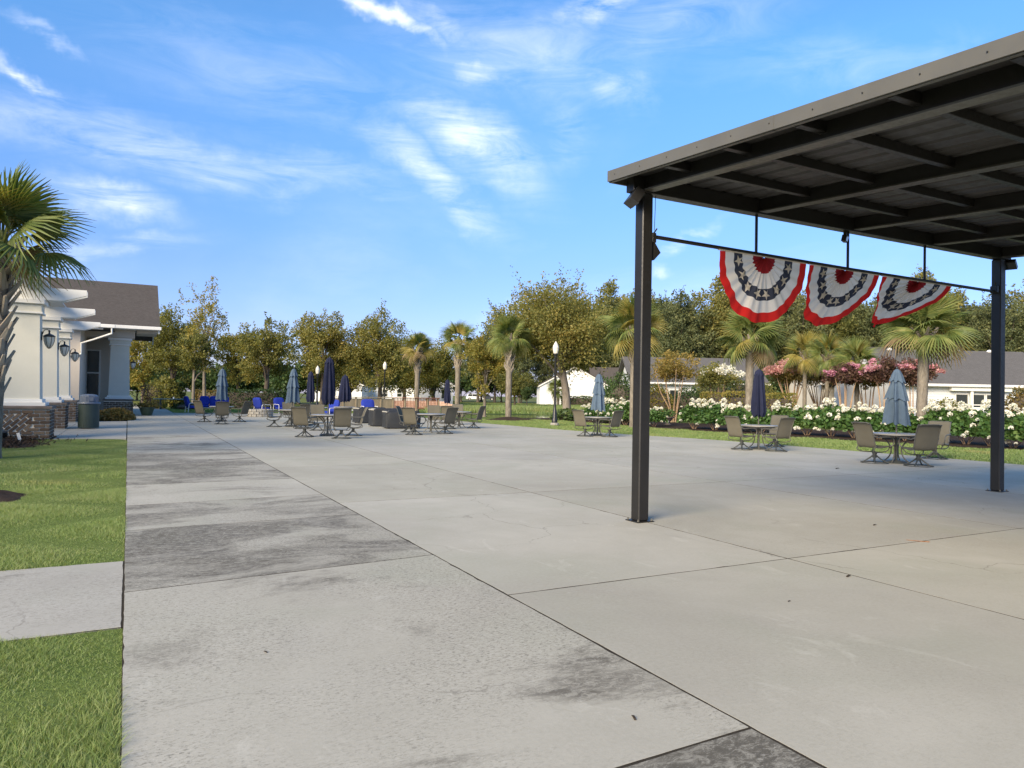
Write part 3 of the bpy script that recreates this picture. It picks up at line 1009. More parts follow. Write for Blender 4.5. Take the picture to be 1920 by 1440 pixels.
# banner rail and its hangers
wpart(MB().tube([(5.62, 7.0, 3.485), (9.4, 7.0, 3.44), (13.1, 7.0, 3.425)], 0.024, 10), 'banner_rail', 'bronze_metal', pav, True)
for x, z in ((7.42, 3.47), (9.28, 3.45), (11.12, 3.44)):
    wpart(MB().tube([(x, 7.0, z), (x, 7.0, 3.995)], 0.019, 8), 'rail_hanger', 'bronze_metal', pav, True)
for x, s in ((5.64, 1), (13.08, -1)):
    mb = MB().cbox(x - .03, x + .03, 6.94, 7.06, 3.40, 3.52, 0.006)
    mb.tube([(x, 6.98, 3.50), (x + s * .05, 6.96, 3.58)], 0.010, 6)
    wpart(mb, 'rail_clamp', 'bronze_metal', pav)
wpart(MB().tube([(5.66, 6.96, 3.98), (5.65, 6.95, 3.80), (5.64, 6.95, 3.55)], 0.004, 5), 'cable', 'black_metal', pav)


def floodlight(loc, rz, label, s=1.0, tilt=40):
    t = thing('floodlight', label, 'floodlight', loc, rz, 'floodlights on the pavilion')
    mb = MB().prism([(-.13, -.07), (.13, -.07), (.11, .08), (-.11, .08)], -.05, .05, 'Y')
    h = mb.build('housing', 'bronze_metal', t)
    h.rotation_euler = (R(tilt), 0, 0); h.location = (0, 0, -.115); h.scale = (s, s, s)
    g = MB().box(-.11, .11, -.058, -.051, -.055, .065).build('lens', 'glass_dark', h)
    b = MB().box(-.015, .015, -.02, .02, -.12, 0.0).build('bracket', 'bronze_metal', t)
    return t


floodlight((5.33, 6.95, 4.02), R(70), 'angled dark floodlight at the roof corner above the left post', 1.15, 35)
floodlight((9.20, 6.99, 3.987), R(25), 'small floodlight hung from the header above the middle banner', 0.62, 10)
floodlight((13.40, 6.95, 4.02), R(-70), 'angled dark floodlight at the top of the right post', 1.0, 35)
t = thing('loudspeaker', 'small dark wedge loudspeaker fixed to the left pavilion post', 'loudspeaker', (5.628, 7.0, 3.28))
MB().prism([(0, -.10), (.10, .0), (0, .13)], -.07, .07, 'Y').build('cabinet', 'bronze_metal', t)
MB().box(-.003, .012, -.05, .05, -.02, .06).build('bracket', 'black_metal', t)

# ------------------------------------------------------------------ bunting
def star_poly(r):
    return [(r * (1 if k % 2 == 0 else 0.42) * math.sin(math.pi * k / 5), r * (1 if k % 2 == 0 else 0.42) * math.cos(math.pi * k / 5)) for k in range(10)]


def bunting(x0, x1, drop, shift, label, zl, zr_, blow):
    cx = (x0 + x1) / 2
    hw = (x1 - x0) / 2
    zt = (zl + zr_) / 2
    t = thing('bunting_banner', label, 'banner', (cx, 7.0, zt), 0, 'bunting banners on the pavilion rail')
    NA = 72
    def pos(r, a, lift=0.0):
        # r 0..1 from the pleated middle, a 0..pi round the fan
        x = hw * r * math.cos(a)
        s = math.sin(a)
        dz = drop * r * s
        dn = r * s
        pl = math.sin(a * 26) * 0.020 * (1 - 0.55 * r) * min(1, s * 3) + 0.030 * math.sin(a * 9 + 1.3) * r * s
        x -= shift * dn ** 1.25
        y = pl + 0.05 * dn + blow * dn * dn
        lim = -hw + 0.03 * dn
        if x < lim + 0.10:
            k = (lim + 0.10 - x)
            x = lim + 0.10 - 0.10 * (1 - math.exp(-k / 0.10))
            y += 0.10 * k
        z = -0.018 - dz * (1 - 0.22 * min(1, shift) * dn * max(0, math.cos(a)) * 1.0) + (zr_ - zl) * x / (2 * hw) * 1.0
        z += 0.012 * math.sin(a * 14) * r * s
        return Vector((x, y - lift, z))
    def band(r0, r1, steps, mat, name, lift=0.0):
        vs, fs = [], []
        for i in range(steps + 1):
            r = r0 + (r1 - r0) * i / steps
            for k in range(NA + 1):
                vs.append(pos(r, math.pi * k / NA, lift))
        w = NA + 1
        for i in range(steps):
            for k in range(NA):
                fs.append((i * w + k, i * w + k + 1, (i + 1) * w + k + 1, (i + 1) * w + k))
        return MB().add(vs, fs).build(name, mat, t, True)
    band(0.02, 0.25, 3, 'flag_maroon', 'red_centre')
    band(0.25, 0.485, 3, 'flag_white', 'white_band')
    bl = band(0.485, 0.665, 3, 'flag_blue', 'blue_band')
    band(0.665, 0.85, 3, 'flag_white', 'white_band')
    band(0.85, 1.0, 3, 'flag_red', 'red_border')
    # stars sewn on the blue band follow its folds
    for k in range(8):
        a0 = math.pi * (k + 0.5) / 8
        sp = star_poly(1.0)
        ctr = pos(0.573, a0, 0.012)
        vs = [ctr] + [pos(0.573 + 0.092 * q, a0 + 0.150 * p, 0.012) for p, q in sp]
        fs = [(0, i + 1, (i + 1) % 10 + 1) for i in range(10)]
        MB().add(vs, fs).build('star', 'flag_white', bl)
    MB().tube([(-hw, 0, (zl - zr_) / 2 - .004), (hw, 0, (zr_ - zl) / 2 - .004)], 0.014, 8).build('heading_tape', 'flag_white', t)
    return t


bunting(6.74, 8.40, 0.88, 0.0, 'pleated half-round bunting hanging straight, nearest the left post', 3.455, 3.44, 0.05)
bunting(8.44, 10.00, 0.84, 0.42, 'pleated half-round bunting swung sideways, between the other two banners', 3.44, 3.425, 0.06)
bunting(10.05, 11.84, 0.76, 0.95, 'bunting blown into a slanting triangle, nearest the right post', 3.425, 3.418, 0.08)

# ------------------------------------------------------------------ the clubhouse
CH = Vector((-2.7, 24.8, 0))
club = thing('clubhouse', 'cream stucco clubhouse with tapered columns on brick piers and a brown shingle roof', 'building', CH)
BRK = MB().cbox(-.1395, .1395, -.012, .012, -.040, .040, 0.005).mesh('brick', 'brick')
BRKH = MB().cbox(-.064, .064, -.012, .012, -.040, .040, 0.005).mesh('brick', 'brick')


def brick_face(parent, x0, x1, y, z0, z1, rz=0.0, flip=1, skip=None):
    """running-bond courses on a face; origin relative to the parent's frame (world coordinates)"""
    L_ = math.hypot(x1[0] - x0[0], x1[1] - x0[1])
    d = Vector((x1[0] - x0[0], x1[1] - x0[1], 0)) / L_
    nrm = Vector((d.y, -d.x, 0)) * flip
    course = 0
    z = z0 + 0.05
    while z < z1 - 0.03:
        s = -0.1475 if course % 2 else 0.0
        while s < L_ - 0.02:
            a, b = max(0.0, s), min(L_, s + 0.295)
            w = b - a - 0.024
            if w > 0.06:
                c = (a + b) / 2
                if not (skip and skip(c, z)):
                    full = w > 0.20
                    o = link('brick', BRK if full else BRKH, parent)
                    p = Vector((x0[0], x0[1], 0)) + d * c + nrm * 0.004
                    o.location = (p.x, p.y, z)
                    o.rotation_euler = (0, 0, math.atan2(d.y, d.x))
                    o.scale = (w / (0.279 if full else 0.128), 1, 1)
            s += 0.295
        z += 0.102
        course += 1


def pier(x0, x1, y0, y1, h, detail):
    core = MB().box(x0 + .012, x1 - .012, y0 + .012, y1 - .012, 0, h)
    pr = wpart(core, 'pier', 'mortar', club)
    w = x1 - x0
    if detail >= 2:
        pa, pb, za, zb = 0.16, w - 0.42, 0.19, h - 0.10
        brick_face(pr, (x0, y0), (x1, y0), 0, 0.02, h, skip=lambda c, z: pa < c < pb and za < z < zb)
        # panel of bricks laid on the diagonal
        for i in range(-14, 15):
            for j in range(-8, 9):
                cu, cv = i * 0.102, j * 0.295 + (0.1475 if i % 2 else 0)
                ca = math.sqrt(.5)
                pu, pv = (cu + cv) * ca, (cv - cu) * ca
                pts = []
                for (a, b) in ((-.038, -.135), (.038, -.135), (.038, .135), (-.038, .135)):
                    u_, v_ = cu + a, cv + b
                    pts.append(((u_ + v_) * ca + (pa + pb) / 2, (v_ - u_) * ca + (za + zb) / 2))
                q = clip_poly(pts, pa + .03, pb - .03, za + .02, zb - .02)
                if len(q) < 3:
                    continue
                ar = abs(sum(q[k - 1][0] * q[k][1] - q[k][0] * q[k - 1][1] for k in range(len(q)))) / 2
                if ar < 0.0012:
                    continue
                mu = sum(p[0] for p in q) / len(q); mv = sum(p[1] for p in q) / len(q)
                b = MB().prism([(p[0] - mu, p[1] - mv) for p in q], -.010, .012).build('brick', 'brick', pr)
                b.location = (x0 + mu, y0 + .004, mv)
    elif detail == 1:
        brick_face(pr, (x0, y0), (x1, y0), 0, 0.02, h)
    if detail:
        brick_face(pr, (x1, y0), (x1, y1), 0, 0.02, h)
    # cap of soldier stones
    cp = MB().cbox(x0 - .05, x1 + .05, y0 - .05, y1 + .05, h + .002, h + .085, 0.012)
    wpart(cp, 'pier_cap', 'cap_stone', club)
    return pr


def column(x0, x1, y0, y1, zb, zt, taper=0.06):
    mb = MB().cbox(x0 - .16, x1 + .16, y0 - .16, y1 + .16, zb + .001, zb + .10, .008)
    wpart(mb, 'plinth', 'white_paint', club)
    mb = MB().cbox(x0 - .07, x1 + .07, y0 - .07, y1 + .07, zb + .101, zb + .20, .008)
    wpart(mb, 'plinth', 'white_paint', club)
    t = taper
    vs = [(x0, y0, zb + .2), (x1, y0, zb + .2), (x1, y1, zb + .2), (x0, y1, zb + .2),
          (x0 + t, y0 + t, zt - .42), (x1 - t, y0 + t, zt - .42), (x1 - t, y1 - t, zt - .42), (x0 + t, y1 - t, zt - .42)]
    wpart(MB().add(vs, [(3, 2, 1, 0), (4, 5, 6, 7), (0, 1, 5, 4), (1, 2, 6, 5), (2, 3, 7, 6), (3, 0, 4, 7)]), 'shaft', 'stucco_sage', club)
    wpart(MB().cbox(x0 - .02, x1 + .02, y0 - .02, y1 + .02, zt - .42, zt - .36, .006), 'necking', 'white_paint', club)
    wpart(MB().cbox(x0 + .01, x1 - .01, y0 + .01, y1 - .01, zt - .36, zt - .14, .006), 'capital', 'stucco_sage', club)
    wpart(MB().cbox(x0 - .07, x1 + .07, y0 - .07, y1 + .07, zt - .139, zt, .012), 'abacus', 'white_paint', club)


def lantern(x, y, z, s=1.0):
    """wall lantern: cap with finial, caged glass, curved bracket"""
    o = Vector((x + .20 * s, y, z))
    mb = MB().lathe([(.165 * s, 0), (.17 * s, .025 * s), (.10 * s, .075 * s), (.03 * s, .10 * s), (.022 * s, .15 * s), (.035 * s, .17 * s), (.008 * s, .22 * s)], 12, o)
    mb.tube([(x, y, z + .02 * s), (x + .06 * s, y, z + .20 * s), (x + .14 * s, y, z + .24 * s), o + Vector((0, 0, .18 * s))], .012 * s, 6)
    mb.cbox(x - .005, x + .02, y - .05 * s, y + .05 * s, z - .12 * s, z + .16 * s, .004)
    ln = wpart(mb, 'lantern', 'black_metal', club)
    gl = MB().lathe([(.145 * s, -.003), (.135 * s, -.12 * s), (.10 * s, -.24 * s), (.045 * s, -.33 * s), (.012 * s, -.35 * s)], 12, o)
    g = gl.build('lantern_glass', 'lamp_glass', ln, True)
    cg = MB()
    for k in range(6):
        a = math.pi * k / 3
        cg.tube([o + Vector((math.cos(a) * r * s, math.sin(a) * r * s, h * s)) for r, h in ((.155, 0), (.145, -.12), (.108, -.245), (.05, -.34), (.0, -.37))], .008 * s, 5)
    cg.build('lantern_cage', 'black_metal', ln)


COLY = (24.8, 30.6, 36.6)
for i, y in enumerate(COLY):
    pier(-3.42, -1.98, y, y + 1.25, 0.86, 2 if i == 0 else 1)
    column(-3.16, -2.27, y + .22, y + 1.05, 0.947, 4.06)
    lantern(-2.30, y + .62, 3.0, .95)
    # rafter with a raked tail over each column
    zt = 4.065
    for yy in (y + .35, y + .80):
        wpart(MB().prism([(-7.4, zt), (-1.75, zt), (-1.16, zt + .20), (-1.16, zt + .36), (-7.4, zt + .36)], yy - .07, yy + .07), 'rafter', 'white_paint', club)
for y0, y1 in ((23.6, 38.4),):
    for x in (-2.72, -3.9, -5.1, -6.3):
        wpart(MB().cbox(x - .07, x + .07, y0, y1, 4.427, 4.60, .006), 'pergola_slat', 'white_paint', club)
wpart(MB().prism([(23.2, 4.605), (38.6, 4.605), (38.6, 4.64), (23.2, 4.64)], -3.2, -2.2, 'X'), 'pergola_board', 'white_paint', club)

# low hipped roof of the link
GZ = 4.72
lw = MB().box(-8.0, -2.2, 42.6, 48.6, 0.0, GZ - .02)
wpart(lw, 'link_wall', 'stucco_taupe', club)
vs = [(-9, 42.0, GZ), (-0.75, 42.0, GZ), (-0.75, 50, GZ), (-9, 50, GZ), (-9, 46.0, GZ + 1.75), (-4.9, 46.0, GZ + 1.75)]
wpart(MB().add(vs, [(0, 1, 5, 4), (1, 2, 5), (2, 3, 4, 5), (3, 0, 4), (3, 2, 1, 0)]), 'link_roof', 'shingle_brown', club)
wpart(MB().cbox(-8.9, -0.65, 41.88, 42.0, GZ - .15, GZ + .03, .02), 'gutter', 'white_paint', club)
wpart(MB().box(-8.9, -1.2, 42.02, 42.5, GZ - .22, GZ - .165), 'soffit', 'white_paint', club)
wpart(MB().tube([(-0.80, 41.95, GZ - .15), (-0.80, 42.0, GZ - .42), (-1.6, 42.3, GZ - .75), (-2.15, 42.5, GZ - .95), (-2.15, 42.52, GZ - 1.5), (-3.4, 42.52, GZ - 1.75)], .05, 8), 'downspout', 'white_paint', club, True)

# porch wing: front wall, corner column, entablature, gable roof
EZ, RZ_ = 5.02, 8.25
wpart(MB().box(-12, -0.55, 49.4, 56.0, 0.0, EZ - .25), 'wing_wall', 'stucco_taupe', club)
# window of the wing wall
wx0, wx1 = -2.16, -1.56
wf = wpart(MB().box(wx0 - .08, wx1 + .08, 49.33, 49.398, 0.95, 3.78), 'window', 'white_paint', club)
for z0, z1 in ((1.02, 2.36), (2.44, 3.70)):
    MB().box(wx0, wx1, 49.30, 49.328, z0, z1).build('window_pane', 'glass_dark', wf)
MB().box(wx0 - .02, wx1 + .02, 49.28, 49.299, 2.365, 2.435).build('meeting_rail', 'white_paint', wf)
MB().box(wx0 - .12, wx1 + .12, 49.26, 49.328, 0.87, 0.945).build('window_sill', 'white_paint', wf)
pr = pier(-1.22, 0.26, 46.9, 48.3, 0.80, 1)
column(-1.0, 0.08, 47.1, 48.1, 0.887, EZ - .62, 0.07)
lantern(0.03, 47.6, 3.0, .95)
wpart(MB().cbox(-8.6, 0.28, 46.95, 48.25, EZ - .615, EZ - .16, .02), 'entablature', 'stucco_taupe', club)
wpart(MB().cbox(-8.6, 0.36, 46.85, 48.30, EZ - .158, EZ - .02, .02), 'cornice', 'white_paint', club)
rf = [(46.2, EZ + .02), (52.3, RZ_), (58.4, EZ + .02), (58.4, EZ - .06), (52.3, RZ_ - .10), (46.2, EZ - .06)]
wpart(MB().prism(rf, -13, 1.55, 'X'), 'roof', 'shingle_brown', club)
wpart(MB().cbox(-13, 1.62, 46.06, 46.19, EZ - .14, EZ + .05, .02), 'gutter', 'white_paint', club)
wpart(MB().box(-13, 1.50, 46.21, 49.39, EZ - .115, EZ - .065), 'soffit', 'white_paint', club)
wpart(MB().prism([(46.3, EZ - .07), (52.3, RZ_ - .12), (58.3, EZ - .07), (58.3, EZ - .34), (52.3, RZ_ - .42), (46.3, EZ - .34)], 1.46, 1.545, 'X'), 'rake_board', 'white_paint', club)
wpart(MB().prism([(46.6, EZ - .06), (52.3, RZ_ - .2), (58.0, EZ - .06)], -0.58, -0.50, 'X'), 'gable_wall', 'stucco_taupe', club)
wpart(MB().prism([(47.0, EZ - .30), (49.6, EZ - .30), (49.6, EZ - .12), (47.0, EZ - .12)], 0.37, 1.44, 'X'), 'return_soffit', 'stucco_taupe', club)
# main hall, out of frame to the left
wpart(MB().box(-26, -9.4, 12.0, 56.0, 0, 4.6), 'hall_wall', 'stucco_taupe', club)
vs = [(-27, 11, 4.6), (-8.6, 11, 4.6), (-8.6, 57, 4.6), (-27, 57, 4.6), (-17.8, 19, 7.6), (-17.8, 49, 7.6)]
wpart(MB().add(vs, [(0, 1, 4), (1, 2, 5, 4), (2, 3, 5), (3, 0, 4, 5), (3, 2, 1, 0)]), 'hall_roof', 'shingle_brown', club)

# ------------------------------------------------------------------ mulch beds, bin, pots on the left
def mound(name, c, rx, ry, h, label, mat='mulch', seed=1):
    r_ = random.Random(seed)
    n, m = 26, 7
    vs = [(0, 0, h)]
    fs = []
    for i in range(1, m + 1):
        t = i / m
        for k in range(n):
            a = 2 * math.pi * k / n
            w = 1 + 0.10 * math.sin(3 * a + seed) + 0.06 * math.sin(7 * a)
            z = h * (math.cos(t * math.pi) * .5 + .5) + r_.uniform(-.012, .014) * (1 if i < m else 0)
            vs.append((rx * t * w * math.cos(a), ry * t * w * math.sin(a), z - (0.05 if i == m else 0)))
    for k in range(n):
        fs.append((0, 1 + k, 1 + (k + 1) % n))
    for i in range(m - 1):
        for k in range(n):
            j = (k + 1) % n
            fs.append((1 + i * n + k, 1 + i * n + j, 1 + (i + 1) * n + j, 1 + (i + 1) * n + k))
    o = MB().add(vs, fs).build(name, mat, None, True)
    o.location = (c[0], c[1], -0.02)
    return tag(o, label, 'mulch bed')


mound('mulch_bed', (-3.5, 22.6), 1.75, 2.25, 0.22, 'dark mulch bed heaped below the nearest brick pier', seed=2)
mound('mulch_ring', (20.67, 39.05), 1.9, 1.3, 0.20, 'dark mulch ring round the palm left of the lamp post', seed=9)
mound('mulch_ring', (-1.78, 11.95), 0.72, 0.75, 0.14, 'small dark mulch mound on the lawn at the left edge', seed=5)


def chips(name, c, rx, ry, n, label, z=0.05):
    P = np.column_stack([c[0] + rng.normal(0, rx * .45, n), c[1] + rng.normal(0, ry * .45, n), z + rng.uniform(0, .10, n)])
    v, f = leaf_quads(P, 0.10, 0.3, 0.0, None, 0.5)
    o = link(name, np_mesh(name, v, f, 'mulch'))
    tag(o, label, 'bark chips', kind='stuff')


chips('bark_chips', (-3.4, 22.6), 1.5, 2.0, 5000, 'loose bark chips on the bed below the brick pier', 0.03)

t = thing('bed_spotlight', 'low black garden spotlight in the mulch before the brick pier', 'spotlight', (-2.75, 22.2, 0.12))
mb = MB().tube([(0, 0, 0), (0, 0, .12)], .02, 8)
mb.build('stake', 'black_metal', t)
hd = MB().lathe([(.05, 0), (.075, .03), (.085, .16), (.075, .165)], 14).build('lamp_head', 'black_metal', t, True)
hd.location = (0, 0, .10); hd.rotation_euler = (R(25), 0, 0)
t = thing('plant_tag', 'small white plant tag stuck in the mulch beside the spotlight', 'plant tag', (-2.42, 22.3, 0.10))
o = MB().box(-.035, .035, -.004, .004, .04, .22).build('card', 'white_paint', t)
o.rotation_euler = (0, R(-14), 0)
MB().box(-.006, .006, -.004, .004, -.04, .05).build('stake', 'white_paint', t)

# litter bin
t = thing('litter_bin', 'dark green slatted litter bin with a blue-grey domed lid', 'bin', (-1.27, 31.0))
MB().lathe([(.30, .04), (.30, .86), (.28, .86), (.28, .06)], 24).build('liner', 'black_metal', t, True)
sl = MB().prism([(-.033, .03), (.033, .03), (.039, .90), (-.039, .90)], -.008, .008).mesh('slat', 'trash_green')
for k in range(30):
    a = 2 * math.pi * k / 30
    o = link('slat', sl, t)
    o.location = (.335 * math.cos(a), .335 * math.sin(a), 0)
    o.rotation_euler = (0, 0, a + math.pi / 2)
for z in (.05, .47, .88):
    MB().lathe([(.325, z - .02), (.325, z + .02), (.318, z + .02), (.318, z - .02)], 30).build('hoop', 'trash_green', t, True)
MB().lathe([(.375, .905), (.385, .93), (.37, .97), (.30, .975)], 30).build('rim', 'trash_lid', t, True)
lid = MB().lathe([(.31, .972), (.305, 1.19), (.25, 1.245), (.12, 1.27), (.01, 1.275)], 8).build('lid', 'trash_lid', t)
fl = MB().box(-.12, .12, -.012, .0, 1.02, 1.17).build('flap', 'trash_lid', lid)
fl.location = (.03, -.288, 0)
t['label'] = 'dark green slatted litter bin with a blue-grey domed lid'

# ------------------------------------------------------------------ patio furniture
def curve_pts(pts, n=4):
    """Catmull-Rom through the points"""
    P = [Vector(p) for p in pts]
    out = []
    for i in range(len(P) - 1):
        p0, p1, p2, p3 = P[max(i - 1, 0)], P[i], P[i + 1], P[min(i + 2, len(P) - 1)]
        for k in range(n):
            t = k / n
            out.append(0.5 * ((2 * p1) + (p2 - p0) * t + (2 * p0 - 5 * p1 + 4 * p2 - p3) * t * t + (3 * p1 - p0 - 3 * p2 + p3) * t ** 3))
    out.append(P[-1])
    return out


def make_chair():
    """sling chair on a swivel pedestal; faces +Y"""
    t = thing('swivel_chair', 'tan sling swivel chair', 'chair')
    prof = curve_pts([(0, .27, .395), (0, .23, .425), (0, .05, .405), (0, -.17, .385), (0, -.25, .43), (0, -.30, .58), (0, -.36, .78), (0, -.43, .95), (0, -.47, .985)], 4)
    vs, fs = [], []
    for p in prof:
        for x in (-.25, -.12, 0, .12, .25):
            sag = 0.016 * (1 - (x / .25) ** 2)
            vs.append((x, p.y - sag * .5, p.z - sag * .6))
    for i in range(len(prof) - 1):
        for k in range(4):
            fs.append((i * 5 + k, i * 5 + k + 1, i * 5 + k + 6, i * 5 + k + 5))
    n = len(vs)
    vs2 = [(a, b + .006, c + .010) for a, b, c in vs]
    fs2 = [tuple(i + n for i in reversed(f)) for f in fs]
    MB().add(vs + vs2, fs + fs2).build('sling', 'sling', t, True)
    for s in (-1, 1):
        MB().tube([(s * .265, p.y, p.z) for p in prof], .015, 6).build('side_rail', 'chair_frame', t, True)
        arm = curve_pts([(s * .265, .20, .41), (s * .30, .27, .47), (s * .315, .27, .58), (s * .32, .18, .645), (s * .32, -.05, .65), (s * .31, -.24, .64), (s * .27, -.33, .68)], 4)
        MB().tube(arm, .0155, 6).build('arm', 'chair_frame', t, True)
        MB().tube(curve_pts([(s * .265, -.24, .42), (s * .255, -.30, .33), (s * .22, -.16, .275), (s * .14, .0, .27), (s * .2, .16, .30), (s * .262, .22, .41)], 4), .0125, 6).build('spring_bar', 'chair_frame', t, True)
    MB().tube([(-.265, -.43, .955), (-.20, -.475, .99), (.20, -.475, .99), (.265, -.43, .955)], .016, 6).build('top_rail', 'chair_frame', t, True)
    mb = MB().tube([(-.265, .255, .405), (.265, .255, .405)], .013, 6)
    mb.tube([(-.265, -.22, .40), (.265, -.22, .40)], .012, 6)
    mb.tube([(-.15, .0, .272), (.15, .0, .272)], .013, 6)
    mb.build('cross_bar', 'chair_frame', t, True)
    MB().lathe([(.045, .13), (.055, .16), (.045, .20), (.06, .255), (.06, .275)], 10).build('pedestal', 'dark_base', t, True)
    for k in range(4):
        a = math.pi / 4 + k * math.pi / 2
        c, s = math.cos(a), math.sin(a)
        MB().tube(curve_pts([(c * .03, s * .03, .19), (c * .12, s * .12, .115), (c * .24, s * .24, .035), (c * .31, s * .31, .020)], 3),
                  [.024, .022, .020, .019, .018, .017, .017, .017, .016, .015], 6).build('leg', 'dark_base', t, True)
    MB().lathe([(.295, .002), (.318, .002), (.318, .018), (.295, .018)], 20, cap=False).build('foot_ring', 'dark_base', t, True)
    return t


def make_table(r=0.56):
    t = thing('patio_table', 'round patio table', 'table')
    MB().lathe([(r - .03, .688), (r, .695), (r, .722), (r - .012, .73), (.03, .733)], 36).build('table_top', 'table_top', t, True)
    MB().lathe([(r - .10, .655), (r - .085, .655), (r - .085, .688), (r - .10, .688)], 28, cap=False).build('apron', 'chair_frame', t, True)
    MB().tube([(0, 0, .05), (0, 0, .70)], .032, 10).build('centre_post', 'chair_frame', t, True)
    for k in range(4):
        a = k * math.pi / 2 + .4
        c, s = math.cos(a), math.sin(a)
        MB().tube(curve_pts([(c * (r - .12), s * (r - .12), .685), (c * .26, s * .26, .58), (c * .12, s * .12, .36), (c * .16, s * .16, .16), (c * .30, s * .30, .015)], 4), .017, 6).build('leg', 'chair_frame', t, True)
    return t


def make_umbrella(kind, seed):
    """closed market umbrella with its canopy hanging in folds, on a round weight"""
    r_ = random.Random(seed)
    t = thing('patio_umbrella', 'closed umbrella', 'umbrella')
    top = 2.33 if kind == 'blue' else 2.46
    MB().lathe([(.24, 0.0), (.25, .015), (.22, .05), (.05, .075), (.035, .09), (.035, .30), (.03, .31)], 20).build('base_weight', 'dark_base', t, True)
    MB().tube([(0, 0, .05), (0, 0, top - .03)], .019, 8).build('pole', 'chair_frame', t, True)
    MB().lathe([(.012, top - .04), (.022, top), (.020, top + .03), (.004, top + .05)], 8).build('finial', 'black_metal', t, True)
    mat = 'canvas_blue' if kind == 'blue' else 'canvas_navy'
    ph = r_.uniform(0, 6)
    def tier(prof, folds, name, deep):
        n = folds * 6
        vs, fs = [], []
        for i, (rr, z, d) in enumerate(prof):
            for k in range(n):
                a = 2 * math.pi * k / n
                f = math.cos(folds * a + ph + 0.5 * math.sin(2 * a + ph) + z * .8)
                g_ = 0.10 * math.sin(2 * a + ph * 2 + z * 2.0) + 0.06 * math.sin(3 * a + z * 5 + ph)
                rad = rr * (1 + deep * d * (f if f > 0 else f * .75) + g_)
                zz = z - (0.05 * d * (0.5 + 0.5 * math.cos(a + ph)) + 0.03 * d * f if i == len(prof) - 1 else 0)
                vs.append((rad * math.cos(a), rad * math.sin(a), zz))
        for i in range(len(prof) - 1):
            for k in range(n):
                j = (k + 1) % n
                fs.append((i * n + k, i * n + j, (i + 1) * n + j, (i + 1) * n + k))
        MB().add(vs, fs).build(name, mat, t, True)
    if kind == 'blue':
        tier([(.03, top - .02, 0), (.075, top - .06, .3), (.115, top - .16, .7), (.165, top - .30, 1)], 8, 'top_vent', .22)
        tier([(.075, top - .22, .3), (.12, top - .34, .7), (.155, top - .52, 1), (.215, top - .74, 1)], 8, 'canopy', .30)
        tier([(.12, top - .66, .6), (.175, top - .80, 1), (.195, top - 1.05, 1), (.225, top - 1.34, 1)], 8, 'canopy_skirt', .32)
    else:
        tier([(.03, top - .02, 0), (.085, top - .07, .3), (.115, top - .25, .7), (.135, top - .6, 1), (.165, top - 1.0, 1), (.185, top - 1.28, 1), (.135, top - 1.42, 1)], 8, 'canopy', .30)
        tier([(.035, top + .005, 0), (.09, top - .055, .4), (.125, top - .17, 1)], 8, 'top_vent', .2)
    return t


CHAIR = make_chair()
TABLE = make_table()
used = {'chair': False, 'table': False}


def put_table(loc, label, rz=0.0):
    o = TABLE if not used['table'] else copy_tree(TABLE)
    used['table'] = True
    place(o, loc, rz)
    return tag(o, label, None, 'round tables on the patio')


def put_chair(loc, toward, label, turn=0.0):
    o = CHAIR if not used['chair'] else copy_tree(CHAIR)
    used['chair'] = True
    rz = math.atan2(-(toward[0] - loc[0]), toward[1] - loc[1]) + R(turn)
    place(o, loc, rz)
    return tag(o, label, None, 'sling swivel chairs on the patio')


def put_umbrella(loc, kind, label, seed, tilt=(0, 0), s=1.0):
    o = make_umbrella(kind, seed)
    place(o, loc, seed * 1.3)
    o.scale = (s, s, s)
    o.rotation_euler = (R(tilt[0]), R(tilt[1]), 0)
    return tag(o, label, None, 'closed patio umbrellas')


